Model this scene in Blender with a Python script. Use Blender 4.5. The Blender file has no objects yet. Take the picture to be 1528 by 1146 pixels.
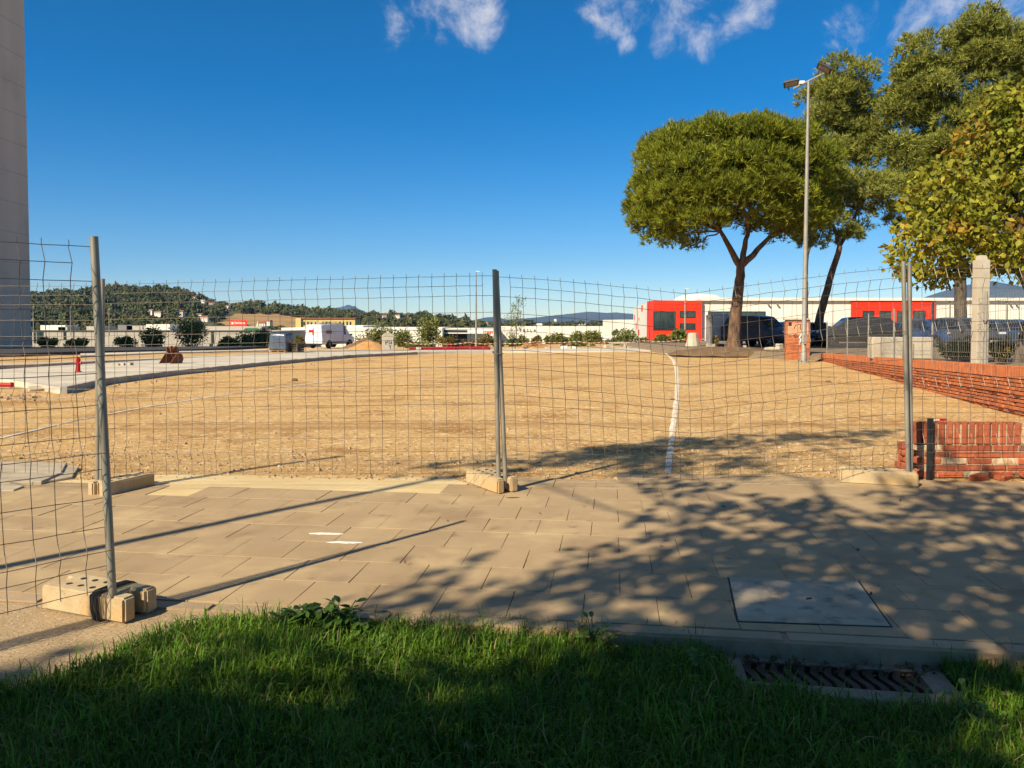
import bpy, bmesh, math, random
import numpy as np
from mathutils import Vector, Matrix, noise as mnoise
random.seed(7); rng = np.random.default_rng(7)
R = math.radians
sc = bpy.context.scene
col = sc.collection

# ------------------------------------------------------------------ camera
CAMH, FPX, CX, HY = 1.55, 1148.0, 764.0, 480.0     # eye height, focal length in photo pixels, centre column, eye-level row
PITCH = R(2.0); PY = HY + FPX*math.tan(PITCH)
cam = bpy.data.cameras.new('camera'); camo = bpy.data.objects.new('camera', cam); col.objects.link(camo)
camo.location = (0, 0, CAMH); camo.rotation_euler = (R(90)-PITCH, 0, 0)
cam.sensor_width = 36; cam.lens = 36*FPX/1528; cam.shift_y = -(573-PY)/1528
cam.clip_start = .05; cam.clip_end = 40000
sc.camera = camo

# ------------------------------------------------------------------ sky, sun, exposure
SUN_EL = R(36.8); SD = Vector((.667, .745, 0)).normalized()        # SD: the way shadows fall
sunv = Vector((-SD.x*math.cos(SUN_EL), -SD.y*math.cos(SUN_EL), math.sin(SUN_EL)))
sun = bpy.data.lights.new('sun', 'SUN'); sun.energy = 5.0; sun.angle = R(.55); sun.color = (1, .885, .69)
suno = bpy.data.objects.new('sun', sun); col.objects.link(suno)
suno.rotation_euler = sunv.to_track_quat('Z', 'Y').to_euler(); suno.location = (-20, -20, 30)
w = bpy.data.worlds.new('World'); sc.world = w; w.use_nodes = True
nt = w.node_tree; nt.nodes.clear()
def N(nt, t, **kw):
    n = nt.nodes.new(t)
    for k, v in kw.items():
        if k in ('ins',):
            for a, b in v.items(): n.inputs[a].default_value = b
        else: setattr(n, k, v)
    return n
sky = N(nt, 'ShaderNodeTexSky', sky_type='NISHITA', sun_disc=False, sun_elevation=SUN_EL,
        sun_rotation=math.atan2(sunv.x, sunv.y), altitude=1500, air_density=1.0, dust_density=0.0, ozone_density=4.0)
hs = N(nt, 'ShaderNodeHueSaturation', ins={'Saturation': 1.42, 'Value': 1.0})
nt.links.new(sky.outputs[0], hs.inputs['Color'])
tc = N(nt, 'ShaderNodeTexCoord'); sp = N(nt, 'ShaderNodeSeparateXYZ'); nt.links.new(tc.outputs['Generated'], sp.inputs[0])
def mth(op, a, b=None, nt=nt, clamp=False):
    n = nt.nodes.new('ShaderNodeMath'); n.operation = op; n.use_clamp = clamp
    for i, v in enumerate((a, b)):
        if v is None: continue
        if isinstance(v, (int, float)): n.inputs[i].default_value = v
        else: nt.links.new(v, n.inputs[i])
    return n.outputs[0]
# cumulus scraps: (column, row, radius) of each puff as seen from here, turned into directions; more drift overhead and behind
puffs = [(640,8,52),(690,30,52),(728,50,34),(665,50,26),(610,28,30),(905,14,34),(950,2,36),(925,40,18),(935,64,13),(1010,4,46),(1058,18,50),(1092,34,30),(1120,2,40),(1255,42,26),(1300,28,44),(1360,14,54),(1430,14,60),(1500,26,56),(1340,46,24),
         (560,-150,80),(780,-190,100),(1010,-150,90),(1250,-140,80),(1480,-130,90),(250,-260,110),(1700,-10,120),(-300,-60,90),(500,-420,170),(1100,-500,220),(-200,-500,170),(1900,-420,200)]
nz = N(nt, 'ShaderNodeTexNoise', ins={'Scale': 14.0, 'Detail': 12, 'Roughness': .66, 'Distortion': .35}); nt.links.new(tc.outputs['Generated'], nz.inputs['Vector'])
_pp = 480 + 1148*math.tan(R(2.0))
acc = None
for (u, v, r) in puffs:
    dv = (v-_pp)/1148; dd = Vector(((u-764)/1148, math.cos(R(2))-dv*math.sin(R(2)), -math.sin(R(2))-dv*math.cos(R(2)))); L_ = dd.length; dd.normalize()
    vd = N(nt, 'ShaderNodeVectorMath', operation='DISTANCE'); vd.inputs[1].default_value = dd; nt.links.new(tc.outputs['Generated'], vd.inputs[0])
    q = mth('DIVIDE', vd.outputs['Value'], 1.25*r/1148/L_); d = mth('SUBTRACT', 1.0, mth('MULTIPLY', q, q))
    acc = d if acc is None else mth('MAXIMUM', acc, d)
acc = mth('MAXIMUM', acc, -2.5)
dens = mth('ADD', mth('MULTIPLY', acc, .60), mth('MULTIPLY', mth('SUBTRACT', nz.outputs[0], .535), 4.6))
nz2 = N(nt, 'ShaderNodeTexNoise', ins={'Scale': 4.2, 'Detail': 9, 'Roughness': .6, 'Distortion': .3}); nt.links.new(tc.outputs['Generated'], nz2.inputs['Vector'])
high = N(nt, 'ShaderNodeMapRange', interpolation_type='SMOOTHSTEP', ins={1: .41, 2: .56, 3: -1.6, 4: .0}); nt.links.new(sp.outputs[2], high.inputs[0])   # cloud field added above the view to make the sky light less blue
dens = mth('MAXIMUM', dens, mth('ADD', high.outputs[0], mth('MULTIPLY', mth('SUBTRACT', nz2.outputs[0], .47), 5.5)))
mr = N(nt, 'ShaderNodeMapRange', interpolation_type='SMOOTHSTEP', ins={1: -.1, 2: 1.6, 3: 0.0, 4: .82}); nt.links.new(dens, mr.inputs[0])
mixc = N(nt, 'ShaderNodeMix', data_type='RGBA'); nt.links.new(mr.outputs[0], mixc.inputs[0])
gmm = N(nt, 'ShaderNodeGamma', ins={'Gamma': 1.0}); nt.links.new(hs.outputs[0], gmm.inputs[0]); nt.links.new(gmm.outputs[0], mixc.inputs[6]); mixc.inputs[7].default_value = (7.8, 7.4, 7.3, 1)
bg = N(nt, 'ShaderNodeBackground', ins={'Strength': .072}); nt.links.new(mixc.outputs[2], bg.inputs[0])
wo = N(nt, 'ShaderNodeOutputWorld'); nt.links.new(bg.outputs[0], wo.inputs[0])
vs = sc.view_settings; vs.view_transform = 'Standard'; vs.look = 'None'; vs.gamma = 1; vs.use_curve_mapping = False; vs.exposure = .75
sc.render.engine = 'CYCLES'
cy = sc.cycles; cy.use_denoising = True; cy.max_bounces = 6; cy.diffuse_bounces = 3; cy.glossy_bounces = 3; cy.transmission_bounces = 4
cy.transparent_max_bounces = 8; cy.volume_bounces = 0; cy.use_adaptive_sampling = True; cy.adaptive_threshold = .02

# ------------------------------------------------------------------ pixel rays and the lie of the land
def smooth(a, b, x):
    t = min(1, max(0, (x-a)/(b-a))); return t*t*(3-2*t)
def gz(x, y):                                   # the lot falls gently away from the pavement
    s = .0155 - .0075*smooth(-8, 12, x)
    return -s*max(0, y-8)
_c, _s = math.cos(PITCH), math.sin(PITCH)
def ray(u, v):
    dx = (u-CX)/FPX; dv = (v-PY)/FPX
    y = _c - dv*_s
    return dx/y, (-_s - dv*_c)/y
def at(u, v, Y):
    a, b = ray(u, v); return Vector((a*Y, Y, CAMH+b*Y))
def G(u, v, off=0.0, zf=gz):
    a, b = ray(u, v); Y = 5.0
    for _ in range(60):
        z = zf(a*Y, Y)+off
        Y = Y*.4 + .6*min(400, (z-CAMH)/min(b, -1e-4))
    return Vector((a*Y, Y, zf(a*Y, Y)+off))
def pix(p):
    dx, dy, dz = p[0], p[1], p[2]-CAMH
    f = dy*_c - dz*_s; up = dy*_s + dz*_c
    return CX+FPX*dx/f, PY-FPX*up/f
def inpoly(x, y, P):
    r = False; j = len(P)-1
    for i in range(len(P)):
        if (P[i][1] > y) != (P[j][1] > y) and x < (P[j][0]-P[i][0])*(y-P[i][1])/(P[j][1]-P[i][1])+P[i][0]: r = not r
        j = i
    return r

# ------------------------------------------------------------------ materials
MATS = {}
def mat(name, c1, c2=None, rough=.85, scale=4.0, detail=6, bump=0.0, bscale=None, metal=0.0, spec=.3, c3=None, s3=None, t3=(.55,.7),
        coord='obj', island=0.0, transl=0.0, stretch=None, mid=(.35,.65), emit=None, alpha=None, coat=0):
    if name in MATS: return MATS[name]
    m = bpy.data.materials.new(name); m.use_nodes = True; t = m.node_tree; b = t.nodes['Principled BSDF']; L = t.links.new
    b.inputs['Roughness'].default_value = rough; b.inputs['Metallic'].default_value = metal; b.inputs['Specular IOR Level'].default_value = spec
    if coat: b.inputs['Coat Weight'].default_value = coat; b.inputs['Coat Roughness'].default_value = .08
    if coord == 'world': src = N(t, 'ShaderNodeNewGeometry').outputs['Position']
    else: src = N(t, 'ShaderNodeTexCoord').outputs['Object']
    if stretch:
        mp = N(t, 'ShaderNodeMapping'); mp.inputs['Scale'].default_value = stretch[:3]
        if len(stretch) > 3: mp.inputs['Rotation'].default_value[2] = stretch[3]
        L(src, mp.inputs[0]); src2 = mp.outputs[0]
    else: src2 = src
    c2 = c2 or tuple(x*.82 for x in c1)
    nz = N(t, 'ShaderNodeTexNoise', ins={'Scale': scale, 'Detail': detail, 'Roughness': .6}); L(src2, nz.inputs['Vector'])
    rp = N(t, 'ShaderNodeValToRGB'); rp.color_ramp.elements[0].position = mid[0]; rp.color_ramp.elements[1].position = mid[1]
    rp.color_ramp.elements[0].color = (*c1, 1); rp.color_ramp.elements[1].color = (*c2, 1); L(nz.outputs[0], rp.inputs[0])
    out = rp.outputs[0]
    if c3:
        n3 = N(t, 'ShaderNodeTexNoise', ins={'Scale': s3 or scale*.2, 'Detail': 5, 'Roughness': .6}); L(src, n3.inputs['Vector'])
        r3 = N(t, 'ShaderNodeMapRange', ins={1: t3[0], 2: t3[1], 3: 0, 4: 1}); L(n3.outputs[0], r3.inputs[0])
        mx = N(t, 'ShaderNodeMix', data_type='RGBA'); L(r3.outputs[0], mx.inputs[0]); L(out, mx.inputs[6]); mx.inputs[7].default_value = (*c3, 1); out = mx.outputs[2]
    if island:
        gi = N(t, 'ShaderNodeNewGeometry'); mr = N(t, 'ShaderNodeMapRange', ins={1: 0, 2: 1, 3: 1-island, 4: 1+island}); L(gi.outputs['Random Per Island'], mr.inputs[0])
        oi = N(t, 'ShaderNodeObjectInfo'); 
        vm = N(t, 'ShaderNodeVectorMath', operation='SCALE'); L(out, vm.inputs[0]); L(mr.outputs[0], vm.inputs['Scale']); out = vm.outputs[0]
    L(out, b.inputs['Base Color'])
    if bump:
        nb = N(t, 'ShaderNodeTexNoise', ins={'Scale': bscale or scale*8, 'Detail': 5, 'Roughness': .65}); L(src2, nb.inputs['Vector'])
        bp = N(t, 'ShaderNodeBump', ins={'Strength': 1.0, 'Distance': bump}); L(nb.outputs[0], bp.inputs['Height']); L(bp.outputs[0], b.inputs['Normal'])
    if transl:
        o = t.nodes['Material Output']; tr = N(t, 'ShaderNodeBsdfTranslucent'); L(out, tr.inputs[0])
        ms = N(t, 'ShaderNodeMixShader', ins={0: transl}); L(b.outputs[0], ms.inputs[1]); L(tr.outputs[0], ms.inputs[2]); L(ms.outputs[0], o.inputs[0])
    MATS[name] = m; return m
def objvar(m, amt):            # brightness differs from one piece (object) to the next
    t = m.node_tree; b = t.nodes['Principled BSDF']; l = b.inputs['Base Color'].links[0]; src = l.from_socket
    oi = N(t, 'ShaderNodeObjectInfo'); mr = N(t, 'ShaderNodeMapRange', ins={1: 0, 2: 1, 3: 1-amt, 4: 1+amt}); t.links.new(oi.outputs['Random'], mr.inputs[0])
    vm = N(t, 'ShaderNodeVectorMath', operation='SCALE'); t.links.new(src, vm.inputs[0]); t.links.new(mr.outputs[0], vm.inputs['Scale'])
    t.links.new(vm.outputs[0], b.inputs['Base Color']); return m

sand = mat('sand', (.61,.395,.165), (.54,.325,.125), .95, 1.3, 8, bump=.03, bscale=34, c3=(.38,.205,.07), s3=.6, t3=(.53,.63), coord='world', spec=.1)
def add_speck(m, scale, c, lo, hi, coord='world'):   # scattered small stones / grains
    t = m.node_tree; b = t.nodes['Principled BSDF']; src = b.inputs['Base Color'].links[0].from_socket
    p = N(t, 'ShaderNodeNewGeometry').outputs['Position'] if coord == 'world' else N(t, 'ShaderNodeTexCoord').outputs['Object']
    n = N(t, 'ShaderNodeTexNoise', ins={'Scale': scale, 'Detail': 3, 'Roughness': .7}); t.links.new(p, n.inputs['Vector'])
    r = N(t, 'ShaderNodeMapRange', ins={1: lo, 2: hi, 3: 0, 4: 1}); t.links.new(n.outputs[0], r.inputs[0])
    mx = N(t, 'ShaderNodeMix', data_type='RGBA'); t.links.new(r.outputs[0], mx.inputs[0]); t.links.new(src, mx.inputs[6]); mx.inputs[7].default_value = (*c, 1)
    t.links.new(mx.outputs[2], b.inputs['Base Color'])
add_speck(sand, 11, (.80,.57,.29), .54, .63); add_speck(sand, 15, (.22,.11,.035), .57, .67)
def tracks(m):                                       # wheel tracks and drag marks left by machines
    t = m.node_tree; b = t.nodes['Principled BSDF']; src = b.inputs['Base Color'].links[0].from_socket
    p = N(t, 'ShaderNodeNewGeometry').outputs['Position']; mp = N(t, 'ShaderNodeMapping'); mp.inputs['Scale'].default_value = (.05, 1.1, 1); mp.inputs['Rotation'].default_value[2] = R(-14)
    t.links.new(p, mp.inputs[0]); n = N(t, 'ShaderNodeTexNoise', ins={'Scale': 1.0, 'Detail': 4, 'Distortion': .4}); t.links.new(mp.outputs[0], n.inputs['Vector'])
    r = N(t, 'ShaderNodeMapRange', ins={1: .555, 2: .67, 3: 0, 4: .7}); t.links.new(n.outputs[0], r.inputs[0])
    mx = N(t, 'ShaderNodeMix', data_type='RGBA'); t.links.new(r.outputs[0], mx.inputs[0]); t.links.new(src, mx.inputs[6]); mx.inputs[7].default_value = (.33,.175,.065, 1)
    t.links.new(mx.outputs[2], b.inputs['Base Color'])
tracks(sand)
paver = objvar(mat('paver', (.39,.275,.148), (.345,.24,.125), .88, 2.2, 8, bump=.0015, bscale=160, c3=(.28,.19,.10), s3=1.1, coord='world', spec=.2), .06)
add_speck(paver, 90, (.27,.18,.11), .58, .72); add_speck(paver, 5.5, (.26,.175,.095), .60, .72); add_speck(paver, 1.4, (.46,.33,.17), .52, .70)
conc = mat('concrete', (.50,.43,.32), (.40,.34,.25), .9, 3, 8, bump=.002, bscale=60, c3=(.30,.25,.18), s3=.9, coord='world')
concg = mat('concrete_grey', (.46,.38,.26), (.36,.29,.19), .9, 5, 8, bump=.003, bscale=70, coord='world')
agg = mat('aggregate', (.43,.305,.16), (.34,.235,.12), .93, 3, 8, bump=.006, bscale=110, c3=(.27,.19,.12), s3=1.4, coord='world')
add_speck(agg, 75, (.13,.085,.045), .55, .64); add_speck(agg, 60, (.56,.42,.25), .56, .66)
mortar = mat('mortar_bed', (.66,.50,.25), (.56,.40,.18), .9, 2.2, 8, bump=.006, bscale=30, stretch=(.5,2.2,1), coord='world')
earth = mat('earth', (.14,.085,.042), (.20,.125,.06), .95, 2.5, 6, bump=.02, bscale=20, coord='world')
block_m = mat('block_concrete', (.50,.38,.21), (.40,.29,.155), .92, 7, 8, bump=.004, bscale=45, c3=(.50,.31,.13), s3=5, t3=(.54,.66))
add_speck(block_m, 60, (.30,.20,.10), .60, .72, 'obj')
galv = mat('galvanised_steel', (.36,.32,.24), (.22,.19,.14), .5, 9, 6, metal=.45, spec=.5, stretch=(1,1,.25), bump=.0006, bscale=80)
galv2 = mat('zinc_post', (.33,.30,.24), (.26,.235,.19), .55, 6, metal=.35)
wire_m = mat('rusty_wire', (.13,.10,.075), (.20,.17,.13), .5, 6, metal=.55, spec=.4)
brick_m = objvar(mat('brick_red', (.42,.115,.045), (.30,.072,.030), .85, 14, 6, bump=.003, bscale=60, c3=(.46,.20,.09), s3=6, t3=(.58,.72), coord='world'), .22)
brick_o = objvar(mat('brick_orange', (.52,.175,.065), (.40,.115,.04), .85, 9, 6, bump=.003, bscale=50, c3=(.28,.09,.045), s3=2.2, t3=(.52,.7), coord='world'), .16)
brickj = mat('brick_mortar', (.38,.24,.14), (.28,.16,.09), .95, 12, coord='world')
limed = mat('limed_brick', (.62,.50,.30), (.40,.20,.10), .9, 16, coord='world')
lime = mat('lime_chalk', (.74,.68,.56), (.62,.52,.37), .95, 9, 6, bump=.004, bscale=50, coord='world')
add_speck(lime, 7, (.52,.33,.13), .50, .60)
white_p = mat('white_paint', (.78,.74,.66), (.66,.60,.50), .8, 18, coord='world')
iron = mat('cast_iron', (.05,.037,.027), (.085,.06,.04), .6, 14, metal=.5, bump=.002, bscale=60)
black_m = mat('black_rubber', (.018,.017,.016), (.03,.028,.026), .7, 6)
wallw = mat('white_render', (.80,.73,.60), (.74,.67,.54), .85, .6, 6, coord='world')
wallg = mat('grey_panel', (.46,.40,.31), (.39,.34,.265), .85, .9, 6, coord='world')
wallsh = mat('tower_render', (.68,.52,.40), (.61,.465,.355), .9, .5, 7, coord='world', stretch=(1,1,.05), c3=(.47,.37,.30), s3=.12, t3=(.5,.72))
red_p = mat('red_cladding', (.86,.040,.010), (.78,.034,.008), .55, 1.2, coord='world')
yel_p = mat('yellow_render', (.66,.50,.18), (.58,.43,.15), .85, .5, coord='world')
glass = mat('dark_glass', (.012,.022,.026), (.03,.05,.05), .06, .9, spec=.8)
carglass = mat('car_glass', (.010,.014,.018), (.016,.02,.025), .04, 2, spec=.8)
bark = mat('pine_bark', (.20,.115,.065), (.075,.045,.03), .95, 5, 7, bump=.05, bscale=9, stretch=(1,1,.35), mid=(.38,.6))
barkd = mat('grey_bark', (.155,.115,.08), (.07,.05,.035), .95, 4, 7, bump=.03, bscale=10, stretch=(1,1,.4), mid=(.38,.6))
needle = mat('pine_needles', (.255,.27,.022), (.115,.14,.013), .7, 1.1, 4, island=.45, transl=.22, coord='world', spec=.15)
needle2 = mat('pale_pine_needles', (.31,.31,.055), (.18,.195,.036), .7, .9, 4, island=.45, transl=.22, coord='world', spec=.15)
leafy = mat('autumn_leaves', (.30,.275,.020), (.13,.155,.014), .6, .9, 5, island=.45, transl=.3, coord='world', spec=.25, c3=(.36,.19,.02), s3=1.6, t3=(.54,.66))
leafg = mat('shade_tree_leaves', (.07,.11,.02), (.05,.08,.015), .6, 2, island=.3, transl=.25, coord='world')
bush_m = mat('bush_leaves', (.21,.215,.055), (.13,.15,.035), .75, .8, island=.5, transl=.15, coord='world', spec=.15)
bush_y = mat('bush_yellow', (.22,.16,.03), (.13,.11,.025), .75, .8, island=.5, transl=.15, coord='world', spec=.15)
wood_m = mat('woodland', (.105,.105,.038), (.055,.066,.025), .85, .02, 4, island=.45, coord='world', spec=.1)  # foliage colour made lighter and greyer in place of thicker haze
grass_m = mat('grass_blades', (.13,.235,.014), (.075,.155,.010), .55, 2.5, 4, island=.5, transl=.35, coord='world', spec=.25, c3=(.16,.20,.02), s3=3.5, t3=(.6,.75))
weed_m = mat('weed_leaves', (.10,.175,.022), (.055,.11,.016), .5, 8, island=.2, transl=.3)
turf = mat('turf_soil', (.035,.045,.012), (.06,.05,.025), .95, 6, bump=.02, bscale=25, coord='world')
dryleaf = mat('dry_leaves', (.22,.13,.05), (.12,.065,.025), .8, 9, island=.4, transl=.2, coord='world')
rust = mat('rusted_steel', (.24,.085,.03), (.12,.042,.018), .8, 5, 8, bump=.006, bscale=30)
redpl = mat('red_plastic', (.48,.012,.012), (.38,.010,.012), .45, 4)
crim = mat('crimson_conduit', (.34,.010,.022), (.26,.008,.018), .6, 3)
asph = mat('asphalt', (.045,.042,.040), (.06,.056,.05), .92, 5, bump=.006, bscale=60, coord='world')
field_m = mat('dry_field', (.40,.235,.085), (.28,.165,.06), .95, .03, 6, coord='world', c3=(.10,.10,.03), s3=.012, t3=(.56,.66))
land_m = mat('valley_floor', (.115,.10,.04), (.07,.075,.03), .95, .01, 6, coord='world')
mount_m = mat('hazed_mountain_scrub', (.05,.07,.085), (.09,.10,.10), .95, .0012, 8, coord='world')  # scrub colour pushed to blue, standing in for distance haze
tile_m = mat('roof_tile', (.30,.12,.06), (.24,.09,.045), .85, 1, coord='world')
plast = mat('clear_wrap', (.05,.065,.10), (.09,.11,.15), .25, 3, spec=.6)
timber = mat('pallet_timber', (.42,.28,.13), (.33,.21,.09), .85, 6, stretch=(1,6,6))
wht = mat('white_plastic', (.72,.70,.66), (.66,.64,.60), .4, 2, spec=.5)
def paint(name, c): return mat('paint_'+name, c, tuple(x*.95 for x in c), .4, 2, spec=.3, coat=.25)

# ------------------------------------------------------------------ mesh helpers
class MB:
    def __init__(s): s.v = []; s.f = []
    def add(s, vs, fs):
        o = len(s.v); s.v += [tuple(p) for p in vs]; s.f += [tuple(i+o for i in f) for f in fs]; return s
    def box(s, c, d, rz=0, M=None, taper=1.0):
        hx, hy, hz = d[0]/2, d[1]/2, d[2]/2
        P = [Vector((x*hx*(taper if z > 0 else 1), y*hy*(taper if z > 0 else 1), z*hz)) for z in (-1, 1) for y in (-1, 1) for x in (-1, 1)]
        T = M or (Matrix.Translation(c) @ Matrix.Rotation(rz, 4, 'Z'))
        s.add([T @ p for p in P], [(0,2,3,1),(4,5,7,6),(0,1,5,4),(2,6,7,3),(0,4,6,2),(1,3,7,5)]); return s
    def tube(s, path, rad, n=8, cap=True):
        path = [Vector(p) for p in path]; m = len(path)
        if isinstance(rad, (int, float)): rad = [rad]*m
        vs = []; prev = None
        for i, p in enumerate(path):
            d = (path[min(i+1, m-1)]-path[max(i-1, 0)]).normalized()
            a = prev if prev is not None else (Vector((0,0,1)) if abs(d.z) < .9 else Vector((1,0,0)))
            x = d.cross(a).normalized() if prev is None else (a - d*a.dot(d)).normalized()
            y = d.cross(x).normalized(); prev = x
            for k in range(n):
                t = 2*math.pi*k/n; vs.append(p + (x*math.cos(t)+y*math.sin(t))*rad[i])
        fs = [(i*n+k, i*n+(k+1) % n, (i+1)*n+(k+1) % n, (i+1)*n+k) for i in range(m-1) for k in range(n)]
        if cap: fs += [tuple(range(n-1, -1, -1)), tuple((m-1)*n+k for k in range(n))]
        s.add(vs, fs); return s
    def lathe(s, prof, n=16, M=Matrix.Identity(4)):
        vs = []; m = len(prof)
        for (r, z) in prof:
            for k in range(n):
                t = 2*math.pi*k/n; vs.append(M @ Vector((r*math.cos(t), r*math.sin(t), z)))
        fs = [(i*n+k, i*n+(k+1) % n, (i+1)*n+(k+1) % n, (i+1)*n+k) for i in range(m-1) for k in range(n)]
        fs += [tuple(range(n-1, -1, -1)), tuple((m-1)*n+k for k in range(n))]
        s.add(vs, fs); return s
    def prism(s, poly, z0, z1):
        n = len(poly); z0 = z0 if hasattr(z0, '__len__') else [z0]*n; z1 = z1 if hasattr(z1, '__len__') else [z1]*n
        s.add([(p[0], p[1], z0[i]) for i, p in enumerate(poly)] + [(p[0], p[1], z1[i]) for i, p in enumerate(poly)],
              [tuple(range(n-1, -1, -1)), tuple(range(n, 2*n))] + [(i, (i+1) % n, (i+1) % n+n, i+n) for i in range(n)]); return s
    def quad(s, *p): s.add(p, [tuple(range(len(p)))]); return s
    def mesh(s, name, m=None, smooth=None):
        me = bpy.data.meshes.new(name); me.from_pydata(s.v, [], s.f); 
        if m: me.materials.append(m)
        if smooth:
            me.shade_smooth(); me.set_sharp_from_angle(angle=R(smooth))
        me.update(); return me
    def build(s, name, m, parent=None, smooth=None, loc=None, rz=0):
        o = bpy.data.objects.new(name, s.mesh(name, m, smooth)); col.objects.link(o)
        if parent is not None: o.parent = parent
        if loc is not None: o.location = loc
        if rz: o.rotation_euler = (0, 0, rz)
        return o
def bevel(o, wd, seg=2, jitter=0):
    bm = bmesh.new(); bm.from_mesh(o.data); bmesh.ops.remove_doubles(bm, verts=bm.verts, dist=1e-5)
    bmesh.ops.recalc_face_normals(bm, faces=bm.faces)
    bmesh.ops.bevel(bm, geom=bm.edges[:], offset=wd, segments=seg, affect='EDGES', clamp_overlap=True)
    if jitter:
        for v in bm.verts: v.co += Vector((random.uniform(-1,1), random.uniform(-1,1), random.uniform(-1,1)))*jitter
    bm.to_mesh(o.data); bm.free(); o.data.shade_smooth(); o.data.set_sharp_from_angle(angle=R(20)); return o
def tag(o, label=None, cat=None, group=None, kind=None):
    if label: o['label'] = label
    if cat: o['category'] = cat
    if group: o['group'] = group
    if kind: o['kind'] = kind
    return o
def thing(name, label, cat, loc=(0,0,0), rz=0, group=None):
    o = bpy.data.objects.new(name, None); col.objects.link(o); o.location = loc; o.rotation_euler = (0, 0, rz); o.empty_display_size = .2
    return tag(o, label, cat, group)
def link(name, me, parent=None, loc=None, rot=None, scale=None):
    o = bpy.data.objects.new(name, me); col.objects.link(o)
    if parent is not None: o.parent = parent
    if loc is not None: o.location = loc
    if rot is not None: o.rotation_euler = rot
    if scale is not None: o.scale = scale
    return o
def npmesh(name, V, F, m):            # F: (k,3) triangles, fast
    me = bpy.data.meshes.new(name); V = np.asarray(V, np.float32); F = np.asarray(F, np.int32)
    me.vertices.add(len(V)); me.vertices.foreach_set('co', V.ravel())
    me.loops.add(F.size); me.loops.foreach_set('vertex_index', F.ravel())
    me.polygons.add(len(F)); me.polygons.foreach_set('loop_start', np.arange(0, F.size, F.shape[1], dtype=np.int32))
    me.materials.append(m); me.update(calc_edges=True); me.validate(); return me
def rnddir(n):
    v = rng.normal(size=(n, 3)); return v/np.linalg.norm(v, axis=1, keepdims=True)
# ------------------------------------------------------------------ terrain, hills, mountains
RIDGE = [(-700,445),(-100,440),(47,438),(100,435),(130,432),(185,427),(230,430),(265,432),(300,441),(325,450),(345,451),(400,454),(450,459),(500,463),(560,466),(600,466),(640,470),(680,476),(720,484),(770,492),(900,497)]
def ridge_h(u):
    if u <= RIDGE[0][0]: v = RIDGE[0][1]
    elif u >= RIDGE[-1][0]: v = RIDGE[-1][1]
    else:
        for (a, b), (c, d) in zip(RIDGE, RIDGE[1:]):
            if a <= u <= c: v = b+(d-b)*(u-a)/(c-a); break
    return CAMH+(480-v)/FPX*900-6.0
def T(x, y):
    z = gz(x, min(y, 80))-.8
    if y > 72: z += (-6.5-z)*smooth(72, 112, y)
    if y > 110: z = -6.5+2.0*smooth(150, 420, y)
    if y > 420:
        u = CX+FPX*x/max(y, 1); h = ridge_h(u)
        s = smooth(420, 900, y)*.55+.45*max(0, min(1, (y-420)/480))
        if h > -4.5: z = -4.5+(h+4.5)*s*(1-.6*smooth(950, 2600, y))
        z += 2.2*mnoise.noise((x*.011, y*.011, 3))*smooth(430, 600, y)
    if y > 1500: z = z-6*smooth(1500, 4000, y)
    return z
xs = list(np.concatenate([-np.geomspace(9000, 1000, 14), np.arange(-960, 420, 22), np.geomspace(460, 9000, 14)]))
ys = list(np.concatenate([np.arange(-300, 60, 40), np.arange(60, 130, 6), np.arange(130, 400, 30), np.arange(400, 1300, 22), np.geomspace(1340, 22000, 16)]))
b = MB(); b.v = [(x, y, T(x, y)) for y in ys for x in xs]; nx = len(xs)
b.f = [(j*nx+i, j*nx+i+1, (j+1)*nx+i+1, (j+1)*nx+i) for j in range(len(ys)-1) for i in range(nx-1)]
tag(b.build('terrain', land_m, smooth=60), kind='structure')
def mountain(name, pts, Y, depth, rough, seed):
    us = np.arange(pts[0][0], pts[-1][0]+1, 4.0); rows = 9; b = MB()
    for j in range(rows):
        t = j/(rows-1)*2-1                       # -1 near foot, 0 crest, 1 far foot
        yy = Y+t*depth/2
        for u in us:
            for (a, c), (d, e) in zip(pts, pts[1:]):
                if a <= u <= d: v = c+(e-c)*(u-a)/(d-a); break
            h = CAMH+(480-v)/FPX*Y; x = (u-CX)/FPX*Y
            n = mnoise.fractal((x*.0016, yy*.0016, seed), 1, 2, 5)*rough
            prof = (1-abs(t))**.8
            b.v.append((x, yy, -30+(h+30)*prof+n*prof*(.35 if t == 0 else 1)))
    k = len(us)
    b.f = [(j*k+i, j*k+i+1, (j+1)*k+i+1, (j+1)*k+i) for j in range(rows-1) for i in range(k-1)]
    return tag(b.build(name, mount_m, smooth=60), kind='structure')
mountain('mountain_range', [(600,484),(690,481),(725,474),(740,473),(755,477),(790,474),(830,470),(860,467),(878,465),(905,467),(918,466),(945,469),(1000,472),(1100,474),(1250,470),(1330,462),(1400,452),(1440,440)], 5000, 2000, 24, 1.0)
mountain('far_mountain', [(1300,470),(1360,452),(1400,437),(1430,428),(1460,421),(1480,419),(1500,423),(1528,428),(1600,436),(1700,450),(1900,470)], 4200, 1900, 32, 5.0)
mountain('distant_massif', [(470,476),(490,466),(497,462),(501,458),(504,461),(508,457),(512,459),(516,456),(521,455),(525,458),(529,456),(534,461),(545,466),(580,476)], 6400, 1200, 40, 9.0)

def hill_hit(u, v, y0=430, y1=1000):
    a, bb = ray(u, v); y = y0
    while y < y1:
        if CAMH+bb*y <= T(a*y, y): return Vector((a*y, y, T(a*y, y)))
        y += 4
    return None
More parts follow.
